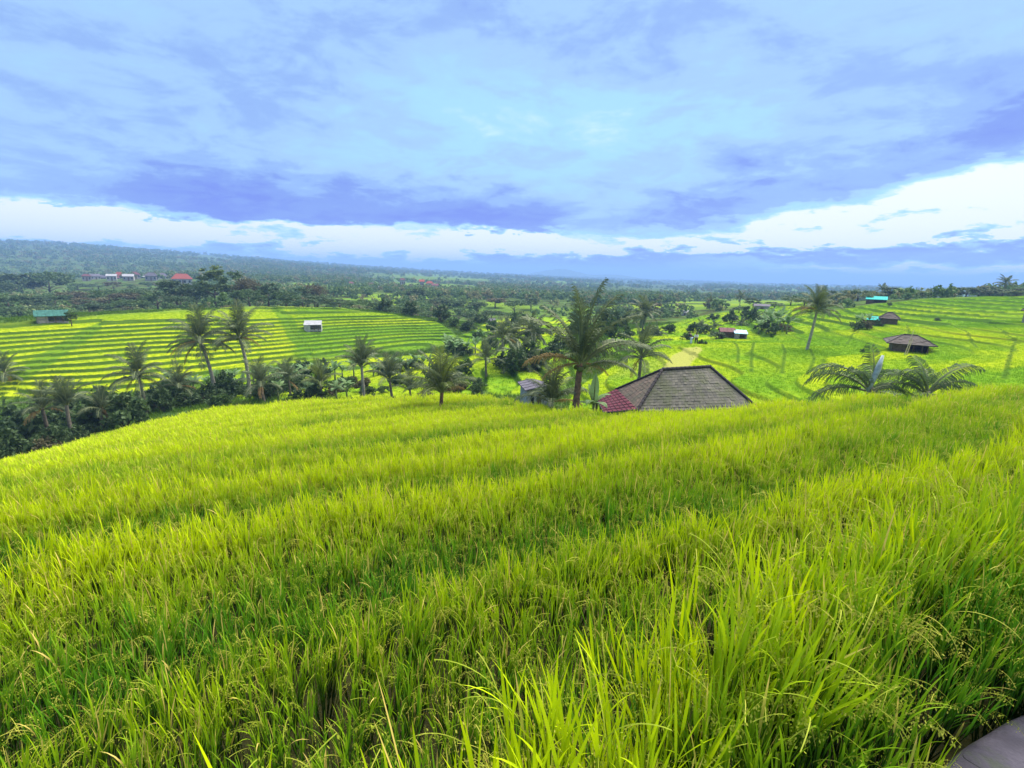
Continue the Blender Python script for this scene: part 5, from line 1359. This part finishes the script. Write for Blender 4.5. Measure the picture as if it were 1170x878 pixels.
# white strip under it
b = A_(b, MU(prod(inv(ss(az, 2.0, 12.0)), ss(el, .9, 2.2), inv(ss(el, 4.2, 5.0)), A_(.62, A_(MU(ss(az, -50.0, -36.0), .3), A_(MU(c3, 1.2), MU(c4, .9))))), .62))
# white wedge rising to the right
q = N.m('MAXIMUM', N.m('DIVIDE', az0, 46.0), 0.0); eB = A_(3.4, MU(N.m('POWER', q, 1.7), 7.0)); eL = A_(1.9, MU(q, 1.5))
dB = SB(el, eB); dL = SB(el, eL)
b = A_(b, MU(prod(ss(az, 0.0, 9.0), ss(dL, -.5, .5), inv(ss(dB, -1.6, .6)), A_(.8, A_(MU(c2, 1.4), MU(c4, 1.2)))), .72))
b = SB(b, MU(prod(ss(az, 6.0, 18.0), ss(dB, .3, .8), inv(ss(dB, 1.6, 5.0))), .26))
# low dark bank at the horizon, centre and right, with a pale rim at the far right
b = SB(b, MU(prod(ss(az, -10.0, 3.0), inv(ss(dL, -.7, .1)), ss(el0, .2, .9)), .34))
b = SB(b, MU(prod(ss(az0, -34.0, -22.0), inv(ss(az0, -6.0, 3.0)), inv(ss(el, .9, 1.6))), .22))
b = A_(b, MU(prod(ss(az0, 12.0, 32.0), inv(ss(N.m('ABSOLUTE', SB(el, 1.0)), .2, 1.1))), .75))
rp = N.new('ShaderNodeValToRGB'); cr = rp.color_ramp; cr.interpolation = 'EASE'
stops = SKY_STOPS
cr.elements[0].position, cr.elements[0].color = stops[0][0], stops[0][1] + (1,); cr.elements[1].position, cr.elements[1].color = stops[-1][0], stops[-1][1] + (1,)
for p_, c_ in stops[1:-1]: e = cr.elements.new(p_); e.color = c_ + (1,)
N.put(rp.inputs[0], b)
cl = N.mix(1.0, rp.outputs[0], (SKY_GAIN,) * 3, 'MULTIPLY')
hzc = N.mix(ss(el0, -.2, .7), tuple(q * SKY_GAIN for q in (.26, .40, .86)), cl)
N.put(bg.inputs[0], N.mix(.93, sky.outputs[0], hzc))

sl = bpy.data.lights.new('sun', 'SUN'); sl.energy = SUN_E; sl.angle = R(SUN_ANG); sl.color = (1.0, .93, .80)
so = bpy.data.objects.new('sun', sl); COL.objects.link(so)
sd = Vector((math.sin(SUN_AZ) * math.cos(SUN_EL), math.cos(SUN_AZ) * math.cos(SUN_EL), math.sin(SUN_EL))); so.rotation_euler = sd.to_track_quat('Z', 'Y').to_euler(); so.location = (20, 20, 60)

cam = bpy.data.cameras.new('camera'); cam.sensor_width = 36; cam.lens = 36 * FPX / 1170; cam.clip_start = .05; cam.clip_end = 60000
co = bpy.data.objects.new('camera', cam); COL.objects.link(co)
mw = Matrix(((CR[0], CU[0], -CF[0], 0), (CR[1], CU[1], -CF[1], 0), (CR[2], CU[2], -CF[2], 0), (0, 0, 0, 1))); co.matrix_world = mw
scene.camera = co

scene.render.engine = 'CYCLES'; cy = scene.cycles
cy.max_bounces = 6; cy.diffuse_bounces = 3; cy.glossy_bounces = 2; cy.transmission_bounces = 4; cy.volume_bounces = 0; cy.transparent_max_bounces = 6
cy.use_denoising = True; cy.denoiser = 'OPENIMAGEDENOISE'; cy.caustics_reflective = False; cy.caustics_refractive = False
cy.sample_clamp_indirect = 6
vs = scene.view_settings; scene.display_settings.display_device = 'sRGB'; vs.view_transform = 'Standard'; vs.look = 'None'; vs.exposure = EXPOSURE; vs.gamma = 1; vs.use_curve_mapping = False
